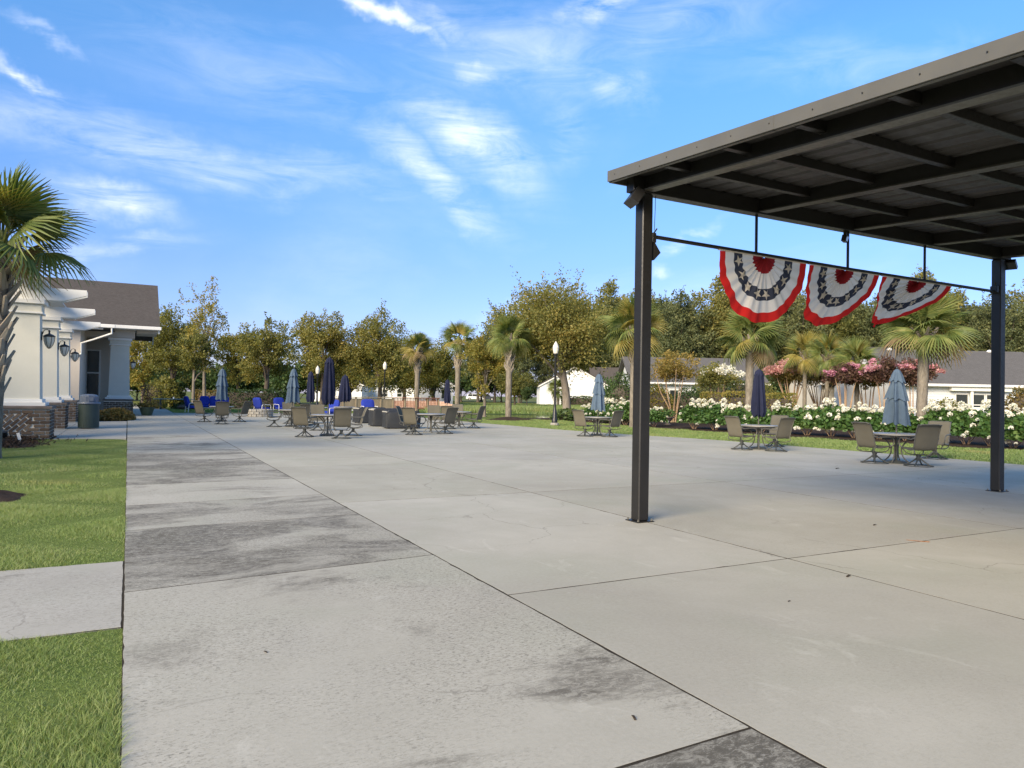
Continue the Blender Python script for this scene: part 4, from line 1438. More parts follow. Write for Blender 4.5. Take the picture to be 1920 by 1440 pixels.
SETS = [
    # table, table label, chairs (place, label, turn), umbrella
    ((16.73, 11.21), 'round table nearest the right pavilion post, blue-grey umbrella through it',
     [((16.16, 11.39), 'tan sling chair left of the table nearest the right pavilion post', 10),
      ((16.46, 10.47), 'tan sling chair in front, right of the table nearest the right post', -8),
      ((19.11, 11.71), 'tan sling chair behind right of the table nearest the right post', 5)],
     ('blue', 'closed blue-grey umbrella nearest the right pavilion post', 1, (1.0, -1.5), 1.0)),
    ((16.91, 15.77), 'round table before the white hydrangeas with a leaning navy umbrella',
     [((16.20, 15.75), 'tan sling chair left of the table with the leaning navy umbrella', 0),
      ((16.77, 14.97), 'tan sling chair in front, right of the table with the leaning navy umbrella', 6),
      ((18.44, 16.53), 'tan sling chair behind right of the table with the leaning navy umbrella', -6)],
     ('navy', 'leaning closed navy umbrella beside a palm trunk at the flower bed', 2, (2.0, -2.6), 0.98)),
    ((15.99, 22.95), 'round table just left of the near pavilion post',
     [((15.28, 22.74), 'tan sling chair left of the table by the near pavilion post', 0),
      ((16.06, 22.24), 'tan sling chair right of the table by the near pavilion post', 8)],
     ('blue', 'closed blue-grey umbrella just left of the near pavilion post', 3, (0.5, 0.8), 1.03)),
    ((4.00, 37.27), 'round table beside the walk, leftmost on the patio',
     [((3.19, 36.67), 'tan sling chair in profile, leftmost chair on the patio', 0),
      ((3.71, 34.32), 'tan sling chair seen from behind at the leftmost table', 0),
      ((4.74, 36.60), 'tan sling chair in profile right of the leftmost table', 0)],
     ('blue', 'closed blue-grey umbrella, leftmost on the patio', 4, (0, 0), 1.10)),
    ((6.17, 31.51), 'round table under the blue-grey umbrella beside the tall navy one',
     [((5.48, 31.59), 'tan sling chair in profile left of the blue-grey umbrella in the cluster', 0),
      ((6.45, 30.53), 'tan sling chair right of the blue-grey umbrella in the cluster', -10),
      ((6.71, 34.67), 'tan sling chair behind the blue-grey umbrella in the cluster', 10)],
     ('blue', 'closed blue-grey umbrella in the chair cluster beside navy ones', 5, (0.5, 1.2), 1.07)),
    ((6.08, 24.84), 'round table under the tallest navy umbrella',
     [((5.21, 24.39), 'tan sling chair left front of the tallest navy umbrella, seen from behind', 22),
      ((6.16, 23.32), 'tan sling chair in front of the tallest navy umbrella, seen from behind', -14),
      ((6.93, 24.68), 'tan sling chair right of the tallest navy umbrella', 0),
      ((6.56, 28.35), 'tan sling chair behind the tallest navy umbrella', 0)],
     ('navy', 'tallest closed navy umbrella, in the middle of the chair cluster', 6, (0, 0.4), 1.09)),
    ((10.41, 26.17), 'round table beside the dark covers, without an umbrella',
     [((9.25, 24.91), 'tan sling chair in front beside the dark covers, seen from behind', -10),
      ((9.68, 26.67), 'tan sling chair next to the dark covers, turned right', 0),
      ((11.69, 28.94), 'tan sling chair behind the table beside the dark covers', 10),
      ((10.66, 25.37), 'tan sling chair right of the table beside the dark covers', 0)], None),
    ((13.18, 29.72), 'round table farthest right in the chair cluster, without an umbrella',
     [((13.64, 29.17), 'tan sling chair farthest right in the chair cluster', 0),
      ((12.32, 28.86), 'tan sling chair left of the farthest right cluster table', 8),
      ((14.49, 32.88), 'tan sling chair behind the farthest right cluster table', 0)], None),
    ((16.90, 39.94), 'round table in the back row under the navy umbrella among palms',
     [], ('navy', 'closed navy umbrella in the back row between two palm trunks', 7, (0, 0), 0.96)),
    ((7.76, 35.19), 'round table in the back row under the short navy umbrella',
     [], ('navy', 'closed navy umbrella between the blue-grey one and the tallest one', 8, (0, 0), 1.0)),
    ((10.28, 38.45), 'round table in the back row under the spread navy umbrella',
     [], ('navy', 'closed navy umbrella flaring at the bottom, right of the tallest one', 9, (0, 0.5), 0.99)),
]
for tl, tlab, chs, um in SETS:
    put_table(tl, tlab, rnd.uniform(0, 3))
    for cl_, clab, turn in chs:
        put_chair(cl_, tl, clab, turn)
    if um:
        k, lab, seed, tilt, s = um
        put_umbrella((tl[0] + .0, tl[1], 0.0), k, lab, seed, tilt, s)
for o in bpy.data.objects:
    if o.name.startswith('patio_umbrella') and 'flaring' in o.get('label', ''):
        for c in o.children:
            if c.name.startswith('canopy'):
                c.scale = (1.5, 1.5, 1)

# dark weatherproof covers over furniture
def cover(loc, rz, w, d, h, label, seed):
    r_ = random.Random(seed)
    t = thing('furniture_cover', label, 'cover', loc, rz, 'covered furniture on the patio')
    n = 40
    rows = [(1.02, 0.04), (1.0, .12), (1.0, h * .55), (.985, h - .10), (.95, h - .03), (.86, h), (.0, h + .03)]
    vs, fs = [], []
    for i, (s, z) in enumerate(rows):
        for k in range(n):
            a = 2 * math.pi * k / n
            ca, sa = math.cos(a), math.sin(a)
            e = 0.22
            x = math.copysign(abs(ca) ** e, ca) * w / 2 * s
            y = math.copysign(abs(sa) ** e, sa) * d / 2 * s
            if i < 4:
                q = 1 + .035 * math.sin(5 * a + seed + z * 5) + .02 * math.sin(11 * a + z * 9)
                x *= q; y *= q
            sag = -.03 * math.sin(3 * a + seed) if i in (5, 4) else 0
            vs.append((x, y, z + sag))
    for i in range(len(rows) - 1):
        for k in range(n):
            j = (k + 1) % n
            fs.append((i * n + k, i * n + j, (i + 1) * n + j, (i + 1) * n + k))
    MB().add(vs, fs).build('cloth', 'cover_grey', t, True)
    MB().tube([(-w / 2 * .96, -d / 2 * .93, h - .035), (-w / 2 * .96, d / 2 * .93, h - .035)], .03, 6).build('piping', 'cover_trim', t, True)
    MB().prism([(-w / 2 * .95, h - .03), (-w / 2 * .80, h + .012), (-w / 2 * .80, h + .018), (-w / 2 * .95, h - .02)], -d * .40, d * .40).build('vent_flap', 'cover_trim', t)
    for sx in (-1, 1):
        for sy in (-1, 1):
            o = MB().lathe([(.045, 0), (.05, .03), (.03, .07)], 8).build('foot', 'black_metal', t)
            o.location = (sx * w * .4, sy * d * .38, 0)
    return t


cover((10.39, 29.58), R(-6), 1.5, 0.9, .74, 'dark grey cover nearest the camera beside the sling chairs', 1)
cover((10.33, 31.58), R(-3), 1.35, 0.85, .78, 'dark grey cover in the middle of the three', 4)
cover((10.65, 35.01), R(4), 1.5, 0.9, .76, 'dark grey cover farthest from the camera, left of the others', 7)

# blue cushioned lounge furniture with white frames
def lounge(loc, rz, w, label, name='lounge_chair', cat='armchair', seats=1):
    t = thing(name, label, cat, loc, rz, 'blue cushioned lounge furniture')
    for s in (-1, 1):
        x = s * (w / 2 + .03)
        MB().tube(curve_pts([(x, .34, .02), (x, .33, .40), (x, .30, .60), (x, .05, .62), (x, -.30, .62), (x, -.36, .40), (x, -.40, .02)], 3), .02, 6).build('arm_frame', 'white_paint', t, True)
    mb = MB().tube([(-w / 2 - .03, .33, .28), (w / 2 + .03, .33, .28)], .02, 6)
    mb.tube([(-w / 2 - .03, -.37, .28), (w / 2 + .03, -.37, .28)], .02, 6)
    mb.build('frame_bar', 'white_paint', t, True)
    for k in range(seats):
        x0 = -w / 2 + k * w / seats
        x1 = x0 + w / seats - .02
        o = puff(x0, x1, -.32, .36, .30, .46).build('seat_cushion', 'cushion_blue', t, True)
        o = puff(x0, x1, -.10, .10, -.05, .62).build('back_cushion', 'cushion_blue', t, True)
        o.location = (0, -.32, .46); o.rotation_euler = (R(14), 0, 0)
    return t


def puff(x0, x1, y0, y1, z0, z1):
    """cushion with rounded, bulging sides"""
    bm = bmesh.new()
    bmesh.ops.create_cube(bm, size=1)
    bmesh.ops.subdivide_edges(bm, edges=bm.edges, cuts=3, use_grid_fill=True)
    mb = MB()
    c = Vector(((x0 + x1) / 2, (y0 + y1) / 2, (z0 + z1) / 2))
    d = Vector((x1 - x0, y1 - y0, z1 - z0))
    bm.verts.ensure_lookup_table()
    vs = []
    for v_ in bm.verts:
        p = v_.co * 2
        l = max(1e-6, (abs(p.x) ** 5 + abs(p.y) ** 5 + abs(p.z) ** 5) ** .2)
        q = p / l * max(abs(p.x), abs(p.y), abs(p.z))
        vs.append(c + Vector((q.x * d.x, q.y * d.y, q.z * d.z)) * .5 * 1.04)
    bm.verts.index_update()
    fs = [tuple(v_.index for v_ in f.verts) for f in bm.faces]
    bm.free()
    return mb.add(vs, fs)


lounge((5.25, 53.82), R(170), 1.9, 'long royal blue sofa with white frame on the back lawn', 'sofa', 'sofa', 3)
lounge((3.76, 51.12), R(-80), 0.72, 'royal blue armchair left of the blue sofa', seats=1)
lounge((7.62, 48.19), R(-60), 0.70, 'royal blue armchair beside the round stone fire pit', seats=1)
lounge((9.03, 49.44), R(200), 0.72, 'royal blue armchair right of the round stone fire pit', seats=1)
lounge((9.83, 39.98), R(120), 0.75, 'royal blue armchair behind the tallest navy umbrella', seats=1)
lounge((13.80, 45.48), R(180), 0.85, 'royal blue armchair behind the dark covers', seats=1)

t = thing('fire_pit', 'low round stone fire pit on the lawn among blue armchairs', 'fire pit', (6.86, 44.16))
for c in range(3):
    for k in range(14):
        a0 = 2 * math.pi * (k + .5 * (c % 2)) / 14
        o = MB().cbox(-.14, .14, -.09, .09, 0, .14, .018).build('stone', 'stone_rough', t)
        o.location = (.62 * math.cos(a0), .62 * math.sin(a0), .002 + c * .145)
        o.rotation_euler = (0, 0, a0 + math.pi / 2)
MB().lathe([(.54, .05), (.54, .30), (.50, .32)], 24).build('fire_bowl', 'black_metal', t, True)

t = thing('games_table', 'long teal topped games table on the lawn beyond the walk', 'table', (3.08, 60.64), R(0))
MB().cbox(-1.37, 1.37, -.76, .76, .74, .78, .008).build('table_top', 'teal_top', t)
for s in (-1, 1):
    MB().cbox(s * .9 - .05, s * .9 + .05, -.55, .55, .0, .74, .01).build('leg', 'dark_base', t)
MB().box(-.01, .01, -.80, .80, .785, .92).build('net', 'white_paint', t)

# potted plant and low shrubs beside the walk
t = thing('potted_plant', 'green flowerpot with a spiky reddish plant at the end of the walk', 'potted plant', (0.96, 45.66))
MB().lathe([(.24, 0), (.26, .02), (.38, .40), (.42, .41), (.42, .47), (.37, .47), (.36, .42)], 20).build('pot', 'pot_green', t, True)
P = np.column_stack([rng.normal(0, .30, 700), rng.normal(0, .30, 700), .50 + np.abs(rng.normal(0, .10, 700))])
v, f = leaf_quads(P, .13, .5)
link('trailing_foliage', np_mesh('trailing_foliage', v, f, 'leaf_myrtle'), t)
P = np.column_stack([rng.normal(0, .16, 110), rng.normal(0, .16, 110), rng.uniform(.8, 1.75, 110)])
v, f = leaf_quads(P, .42, .10, 0.2)
link('spiky_leaves', np_mesh('spiky_leaves', v, f, 'leaf_plum'), t)
MB().tube([(0, 0, .4), (.02, 0, 1.1), (0, .02, 1.6)], .025, 6).build('stem', 'bark_dark', t)

# lamp posts
def lamp_post(loc, h, label, detail=True):
    t = thing('lamp_post', label, 'street lamp', loc, 0, 'lamp posts')
    MB().lathe([(.22, 0), (.22, .10), (.19, .12)], 12).build('footing', 'stone_rough', t)
    MB().lathe([(.15, .12), (.15, .30), (.11, .36), (.10, .75), (.075, .82), (.065, 1.0), (.055, h - .85), (.075, h - .82), (.055, h - .78)], 14).build('post', 'black_metal', t, True)
    hd = MB().lathe([(.055, h - .80), (.10, h - .72), (.12, h - .66), (.11, h - .63)], 14).build('fitter', 'black_metal', t, True)
    gl = MB().lathe([(.11, h - .632), (.15, h - .48), (.165, h - .36), (.14, h - .24), (.09, h - .13), (.05, h - .06), (.01, h)], 16).build('globe', 'lamp_glass', t, True)
    MB().lathe([(.166, h - .375), (.172, h - .36), (.166, h - .345)], 16, cap=False).build('band', 'cover_trim', gl, True)
    return t


lamp_post((19.50, 31.84), 4.34, 'black lamp post with white acorn globe on the grass strip')
lamp_post((18.20, 55.96), 4.05, 'dark lamp post with acorn globe right of the navy umbrellas')
lamp_post((12.98, 56.56), 3.55, 'dark lamp post with round globe just left of the tallest navy umbrella')
lamp_post((2.56, 106.32), 4.2, 'far lamp globe among trees beside the clubhouse corner')

# low timber barrier around the game courts
def barrier():
    a, b = Vector((*(13.28, 53.74), 0)), Vector((*(22.56, 55.13), 0))
    t = thing('timber_barrier', 'low tan timber barrier with capped rail behind the blue chairs', 'barrier', a)
    d = (b - a); Lb = d.length; d.normalize()
    t.rotation_euler = (0, 0, math.atan2(d.y, d.x))
    n = 9
    st = Lb / n
    for k in range(n + 1):
        MB().cbox(k * st - .06, k * st + .06, -.06, .06, 0, 1.12, .01).build('post', 'wood_tan', t)
    half = 5 * st
    MB().cbox(-.1, half - .05, -.12, .12, 1.122, 1.18, .01).build('cap_rail', 'wood_tan', t)
    MB().cbox(half + .05, Lb + .1, -.12, .12, 1.122, 1.18, .01).build('cap_rail', 'wood_pink_lit', t)
    for k in range(5):
        MB().box(k * st + .08, (k + 1) * st - .08, -.02, .02, .30, 1.06).build('panel', 'wood_tan', t)
        MB().box(k * st + .08, (k + 1) * st - .08, -.03, .03, .12, .22).build('bottom_rail', 'white_paint', t)
    for k in range(5, n):
        MB().box(k * st + .07, (k + 1) * st - .07, -.03, .03, .28, .38).build('bottom_rail', 'wood_pink_lit', t)
        for q in range(1, 8):
            xx = k * st + q * st / 8
            MB().box(xx - .025, xx + .025, -.02, .02, .385, 1.12).build('baluster', 'wood_pink_lit', t)
    return t


barrier()
wa = Vector((*(21.79, 72.28), 0))
t = thing('pink_lit_wall', 'low wall coloured salmon for pink sunlight behind the open railing', 'wall', wa, R(-28))
for k in range(11):
    for c in range(3):
        o = MB().cbox(-.39, .39, -.1, .1, 0, .24, .01).build('block', 'pink_lit_wall', t)
        o.location = (k * .80 + (.4 if c % 2 else 0), 0, c * .25)

# small litter on the paving
lit = MB().prism([(-.05, 0), (.0, .008), (.06, .004), (.03, .014), (-.03, .012)], -.012, .012).mesh('fallen_twig', 'litter')
def twig(loc, rz, s, label):
    o = link('fallen_twig', lit)
    place(o, (loc[0], loc[1], 0.003), rz, s)
    tag(o, label, 'twig', 'twigs and leaves fallen on the patio')
twig((5.47, 4.09), .3, 0.66, 'curled dark leaf on the slab inside the pavilion')
twig((2.12, 2.71), 1.2, 0.44, 'thin twig on the slab at the bottom of the picture')
twig((0.73, 4.32), 2.0, 0.33, 'small dark scrap on the walk near the lawn edge')
twig((1.59, 16.62), 0, 0.88, 'small dark scrap on the stained walk far ahead')
twig((8.03, 5.65), .2, 0.66, 'dark leaf beside the far side of the pavilion joint')
twig((13.88, 10.68), .2, 1.21, 'twig on the patio before the blue-grey umbrella table')
twig((4.38, 3.77), .2, 0.33, 'leaf speck on the slab right of the near post')
o = link('rusty_rod', MB().tube([(0, 0, .004), (.16, .0, .004), (.22, .01, .005)], [.002, .003, .004], 6).mesh('rusty_rod', 'rust'))
place(o, (*(7.50, 4.90), 0), R(-55))
tag(o, 'thin rusty orange rod lying at the pavilion slab joint', 'rod')

# ------------------------------------------------------------------ vegetation
def make_tree(name, label, loc, h, cw, cb, leaf, nclump, per, size, trunk_r, bark='bark_grey', group=None, fill=0.5, cr=None,
              top_bias=0.0, lean=0.0, offs=0.0, cat='tree', sub=None, bare=0):
    """tapered trunk, limbs that reach into the crown, a crown of leaf clumps with gaps"""
    t = thing(name, label, cat, loc, rnd.uniform(0, 6.28), group)
    rz_ = (h - cb) / 2
    cz = cb + rz_
    cr = cr * .8 if cr else cw * 0.105
    nclump, per = int(nclump * 1.5), int(per * .52)
    pts, out, cc = clump_points(cw / 2 - cr * .6, cw / 2 - cr * .6, rz_ - cr * .5, nclump, per, cr, fill, top_bias)
    pts[:, 2] += cz
    cc = cc + np.array([0, 0, cz])
    pts[:, 0] += offs
    cc[:, 0] += offs
    keep = pts[:, 2] > cb * 0.55
    # twig sprays that break up the outline
    ns = int(nclump * 1.1)
    k_ = rng.integers(0, len(cc), ns)
    d_ = cc[k_] - np.array([offs, 0, cz - rz_ * .4])
    d_ /= np.linalg.norm(d_, axis=1)[:, None] + 1e-6
    d_ = d_ + rng.normal(0, .35, d_.shape) + np.array([0, 0, .25])
    d_ /= np.linalg.norm(d_, axis=1)[:, None]
    ln_ = cr * rng.uniform(.9, 2.1, ns)
    tt = np.linspace(.25, 1.0, 16)
    spr = (cc[k_][:, None, :] + d_[:, None, :] * (ln_[:, None] * tt[None, :])[:, :, None]).reshape(-1, 3)
    spr += rng.normal(0, cr * .10, spr.shape)
    pts = np.vstack([pts, spr]); out = np.vstack([out, np.repeat(d_, 16, 0)])
    keep = np.concatenate([keep, spr[:, 2] > cb * .55])
    v, f = leaf_quads(pts[keep], size, 0.55, 0.15, out[keep])
    link('crown', np_mesh('crown', v, f, leaf), t)
    if sub:
        p2, o2, _ = clump_points(cw / 2 * sub[2], cw / 2 * sub[2], rz_ * sub[3], sub[1], per, cr * .8, 0.85, 0.6)
        p2[:, 2] += cz + rz_ * sub[4]
        v, f = leaf_quads(p2, size * .9, .7, 0, o2)
        link('blossom', np_mesh('blossom', v, f, sub[0]), t)
    mb = MB()
    top = Vector((lean + offs * .6, 0, cb + rz_ * 1.1))
    tr = [Vector((0, 0, -.05)), Vector((0, 0, .18)), Vector((lean * .25, .03, cb * .55)), Vector((lean * .6 + offs * .3, 0, cb)), top]
    mb.tube(tr, [trunk_r * 1.7, trunk_r * 1.15, trunk_r, trunk_r * .85, trunk_r * .3], 9)
    mb.build('trunk', bark, t, True)
    order = np.argsort(rng.random(len(cc)))
    for k in order[:min(12 + bare, len(cc))]:
        e = Vector(cc[k])
        zz = cb * .75 + rnd.random() * rz_ * .9
        zz = min(zz, e.z - .2) if e.z - .2 > cb * .5 else cb * .6
        b = Vector((lean * .5 + offs * .4 * min(1, zz / cb), 0, zz))
        m = b.lerp(e, .5) + Vector((rnd.uniform(-.2, .2), rnd.uniform(-.2, .2), .12 * (e - b).length * .5))
        MB().tube([b, m, e], [trunk_r * .42, trunk_r * .28, trunk_r * .08], 6).build('limb', bark, t, True)
    return t


G_FAR = 'trees beyond the patio'
make_tree('tall_tree', 'tall thin tree with a sparse top rising left of the patio', (6.00, 69.35), 11.6, 4.6, 2.6, 'leaf_sun_gold', 50, 78, 0.19, .16, 'bark_grey', G_FAR, 0.25, .75, 0, .1)
make_tree('shade_tree', 'broad dark tree just right of the clubhouse roof', (3.67, 75.13), 9.2, 6.6, 2.4, 'leaf_oak', 110, 178, 0.21, .2, 'bark_dark', G_FAR, 0.4)
make_tree('shade_tree', 'tree with sunlit gold in its leaf colour peeping out behind the clubhouse roof', (1.45, 87.65), 9.8, 6.0, 1.5, 'leaf_sun_gold', 95, 153, 0.23, .2, 'bark_dark', G_FAR, 0.4)
make_tree('birch_tree', 'pale trunked tree standing left of the leftmost blue-grey umbrella', (4.89, 66.55), 6.6, 3.6, 2.6, 'leaf_oak', 55, 139, 0.18, .13, 'bark_grey', G_FAR, 0.4)
make_tree('shade_tree', 'ragged tree with a dark trunk behind the leftmost tables', (10.48, 64.70), 8.0, 5.6, 2.4, 'leaf_oak', 95, 158, 0.20, .22, 'bark_dark', G_FAR, 0.35, None, 0, -.2)
make_tree('shade_tree', 'low spreading tree right of the pale trunks, behind the dark hedge', (9.67, 76.47), 7.6, 5.2, 2.0, 'leaf_sun_gold', 77, 142, 0.21, .16, 'bark_dark', G_FAR, 0.4)
make_tree('round_oak', 'round crowned oak behind the tallest navy umbrella', (20.25, 85.56), 11.0, 7.6, 1.7, 'leaf_oak', 144, 215, 0.25, .3, 'bark_dark', G_FAR, 0.38)
make_tree('round_oak', 'round crowned oak behind the lamp post right of the navy umbrellas', (26.56, 83.34), 11.4, 8.4, 1.7, 'leaf_oak', 157, 215, 0.25, .3, 'bark_dark', G_FAR, 0.38)
make_tree('round_oak', 'lower oak between the two round oaks, sunlit gold put into its leaf colour', (27.15, 98.89), 8.0, 7.5, 1.5, 'leaf_sun_gold', 110, 168, 0.28, .3, 'bark_dark', G_FAR, 0.4)
make_tree('round_oak', 'tree coloured sunlit gold behind the left pair of far palms', (37.41, 93.42), 9.0, 8.8, 1.2, 'leaf_sun_gold', 129, 178, 0.28, .3, 'bark_dark', G_FAR, 0.4)
make_tree('round_oak', 'dark tree filling the gap right of the left pair of far palms', (35.57, 100.06), 7.6, 7.5, 1.2, 'leaf_oak', 110, 178, 0.28, .3, 'bark_dark', G_FAR, 0.4)
make_tree('sun_gold_tree', 'young tree with leaves coloured sunlit gold between two far palms by the pond', (21.86, 45.04), 5.7, 3.5, 1.7, 'leaf_sun_gold', 71, 168, 0.14, .10, 'bark_grey', G_FAR, 0.35)
make_tree('big_oak', 'large spreading oak with a curved grey trunk beside the lamp post', (25.98, 40.85), 9.3, 9.2, 3.1, 'leaf_oak', 205, 266, 0.17, .26, 'bark_grey', G_FAR, 0.42, 1.15, 0, .35, .55, bare=10)
make_tree('dark_pine', 'dark pine crown rising behind the palm left of the big oak', (42.84, 81.46), 13.4, 7.4, 5.0, 'leaf_pine', 90, 215, 0.25, .3, 'bark_dark', G_FAR, 0.35)
make_tree('round_bush_tree', 'small round topped tree on the lawn left of the white gable house', (51.21, 95.13), 5.4, 6.4, 1.0, 'leaf_oak', 82, 178, 0.27, .16, 'bark_dark', G_FAR, 0.5)
make_tree('lawn_topiary', 'clipped ball tree on the lawn in front of the white gable house', (50.87, 90.78), 2.7, 1.7, 0.9, 'leaf_hedge', 29, 178, 0.15, .07, 'bark_dark', G_FAR, 0.7, .35)

# wood behind the houses: five pines built, the rest copies of them
G_WOOD = 'pines of the wood behind the houses'
LAB_W = 'tall dark pine in the dense wood behind the houses'
protos = []
for i in range(5):
    p = make_tree('wood_pine', LAB_W, (0, 0), 15.0 + i * .5, 7.5 + (i % 3), 4.0 - (i % 2) * 1.5, 'leaf_pine' if i < 4 else 'leaf_oak', 115, 190, .33, .26, 'bark_dark', G_WOOD, 0.38, 1.25)
    protos.append(p)
spots = [(64.7, 136.5, 0.97), (69.8, 138.8, 0.98), (71.0, 130.1, 0.87), (76.8, 130.0, 0.84), (85.1, 133.8, 1.06), (85.2, 124.4, 1.45), (91.3, 126.2, 1.47), (91.7, 119.8, 1.42), (98.2, 119.5, 1.62), (61.8, 71.0, 0.93), (65.4, 72.4, 0.93), (69.5, 71.3, 1.01), (71.3, 71.4, 1.07), (68.3, 64.1, 0.88), (74.6, 66.2, 1.02), (74.8, 62.9, 0.99), (79.4, 63.1, 0.93), (86.0, 64.3, 0.98), (85.5, 61.1, 1.06), (90.7, 62.3, 0.99), (90.9, 58.8, 1.06), (90.4, 57.1, 1.04), (96.2, 57.8, 0.97), (98.2, 56.1, 1.05), (95.5, 50.6, 0.95), (93.2, 48.4, 0.94), (105.8, 50.9, 1.06), (112.1, 51.1, 1.07), (104.6, 46.0, 1.05), (84.9, 129.9, 1.39), (94.5, 131.6, 1.35), (98.2, 125.0, 1.46), (78.6, 91.7, 1.09), (84.3, 90.4, 1.0), (82.0, 81.0, 1.01), (88.1, 80.4, 1.0), (93.5, 78.8, 1.03), (98.3, 76.7, 0.98), (101.2, 73.2, 1.05), (108.8, 73.0, 1.12), (106.7, 66.5, 0.95), (114.6, 66.3, 1.05), (110.4, 59.3, 1.01), (124.4, 62.1, 1.16), (129.5, 60.0, 1.07), (123.5, 53.1, 1.0)]
for i, (x, y, s) in enumerate(spots):
    o = protos[i] if i < 5 else copy_tree(protos[(i * 3 + 1) % 5])
    place(o, (x, y, 0), rnd.uniform(0, 6.28), (s * rnd.uniform(.9, 1.15), s * rnd.uniform(.9, 1.15), s))

# understorey shrubs that close the view under the far crowns
sp = make_tree('backdrop_shrub', 'dark bushy shrub in the backdrop under the far trees', (0, 0), 4.6, 7.0, 0.3, 'leaf_hedge', 60, 60, .36, .12, 'bark_dark', 'shrubs of the far backdrop', 0.4, 1.1, 0.2, cat='shrub')
for i, (x, y, s) in enumerate([(-3.7, 110.2, 1.12), (-1.3, 106.9, 1.13), (1.1, 112.6, 0.86), (3.2, 99.2, 1.12), (6.2, 113.9, 0.95), (8.1, 103.7, 1.09), (10.2, 100.1, 1.0), (12.5, 98.7, 1.0), (15.6, 102.3, 0.97), (17.4, 97.3, 1.16), (18.5, 90.4, 1.08), (38.6, 166.1, 1.46), (40.0, 153.7, 1.76), (43.9, 152.0, 1.39), (49.0, 153.8, 1.69), (50.7, 145.3, 1.47), (56.1, 147.7, 1.78), (60.8, 147.5, 1.79), (62.6, 140.5, 1.48), (70.6, 147.2, 1.81), (72.8, 141.5, 1.41), (73.5, 133.6, 1.06), (78.0, 132.8, 1.17), (48.2, 63.2, 0.8), (48.1, 56.9, 0.95), (54.0, 57.9, 0.95), (55.2, 53.8, 0.78), (58.2, 51.7, 0.95), (61.3, 49.7, 0.84), (66.0, 48.9, 0.85), (69.3, 47.1, 0.98), (70.2, 43.7, 0.75), (81.6, 46.6, 0.97), (85.7, 44.9, 0.86), (88.9, 42.8, 0.98), (84.1, 37.1, 0.94)]):
    o = sp if i == 0 else copy_tree(sp)
    place(o, (x, y, 0), rnd.uniform(0, 6.28), (s * 1.1, s * 1.1, s))


# hedges and clipped shrubs
def bush(name, label, loc, rx, ry, h, leaf, n, size, group=None, cat='shrub', rz=0.0, box=False):
    t = thing(name, label, cat, loc, rz, group)
    if box:
        P = rng.uniform(-1, 1, (n, 3))
        ax = rng.integers(0, 3, n)
        sg = rng.choice([-1, 1], n)
        m = rng.random(n) < .75
        P[np.arange(n)[m], ax[m]] = sg[m] * rng.uniform(.88, 1.02, m.sum())
        P = P * np.array([rx, ry, h / 2]) + np.array([0, 0, h / 2])
        P[:, 2] += 0.06 * np.sin(P[:, 0] * 2.1) + .04 * np.sin(P[:, 0] * 5.3)
        out = None
    else:
        d = rng.normal(size=(n, 3)); d /= np.linalg.norm(d, axis=1)[:, None]
        d[:, 2] = np.abs(d[:, 2])
        rr = .72 + .3 * rng.random(n)
        wob = 1 + .07 * np.sin(4 * d[:, 0] + 3 * d[:, 1] + loc[0])
        P = d * (rr * wob)[:, None] * np.array([rx, ry, h])
        out = d
    P[:, 2] = np.maximum(P[:, 2], .03)
    v, f = leaf_quads(P, size, .55, 0, out)
    link('foliage', np_mesh('foliage', v, f, leaf), t)
    core = MB()
    if box:
        core.cbox(-rx * .8, rx * .8, -ry * .75, ry * .75, 0, h * .82, .05)
    else:
        core.lathe([(rx * .6, 0.0), (rx * .7, h * .3), (rx * .52, h * .62), (rx * .2, h * .78)], 12)
    core.build('twigs', 'bark_dark', t, True)
    return t


bush('hedge', 'long dark clipped hedge behind the leftmost tables', (9.28, 63.08), 2.6, .7, 1.6, 'leaf_hedge', 5200, .17, None, 'hedge', R(-28), True)
bush('hedge', 'olive brown hedge behind the blue sofa', (7.14, 71.02), 1.9, .6, 1.5, 'leaf_myrtle', 2600, .18, None, 'hedge', R(-28), True)
bush('clipped_cone', 'clipped cone shaped shrub at the end of the walk', (1.98, 66.96), .95, .95, 2.2, 'leaf_oak', 2600, .14)
bush('clipped_ball', 'low clipped ball shrub in front of the cone shrub', (1.78, 62.54), .9, .9, .85, 'leaf_sun_gold', 1600, .13)
bush('feathery_shrub', 'feathery drooping shrub right of the cone shrub', (3.21, 73.11), 1.5, 1.5, 2.6, 'leaf_oak', 2200, .34)
bush('mounded_shrub', 'low mounded olive shrub beside the litter bin', (-0.60, 39.36), .95, 1.5, .55, 'leaf_myrtle', 3200, .13)
bush('low_shrub', 'low green shrub under the games table', (3.91, 60.27), 1.1, .6, .55, 'leaf_hedge', 1200, .13)
bush('hedge', 'olive clipped hedge behind the hydrangeas left of the palm trunk', (33.04, 33.42), 1.5, .8, 1.95, 'leaf_sun_gold', 2600, .15, None, 'hedge', R(-28), True)
bush('hedge', 'olive clipped hedge behind the hydrangeas right of the palm trunk', (36.33, 32.80), 1.3, .8, 1.9, 'leaf_sun_gold', 2600, .15, None, 'hedge', R(-28), True)
bush('hedge', 'dark low hedge along the white gable house', (67.65, 102.24), 3.2, .8, 1.5, 'leaf_hedge', 1800, .3, None, 'hedge', R(-28), True)
bush('conifer_shrub', 'blue-green conifer shrub right of the white gable house', (26.64, 35.70), 1.3, 1.3, 2.9, 'leaf_hedge', 4200, .15)
bush('round_shrub', 'rounded green shrub before the blue-white siding house', (41.09, 24.59), 1.4, 1.2, 1.75, 'leaf_oak', 2600, .14)
bush('reddish_shrub', 'reddish feathery shrub at the right edge before the house', (41.67, 20.89), 1.1, 1.1, 2.5, 'leaf_myrtle', 2600, .15)
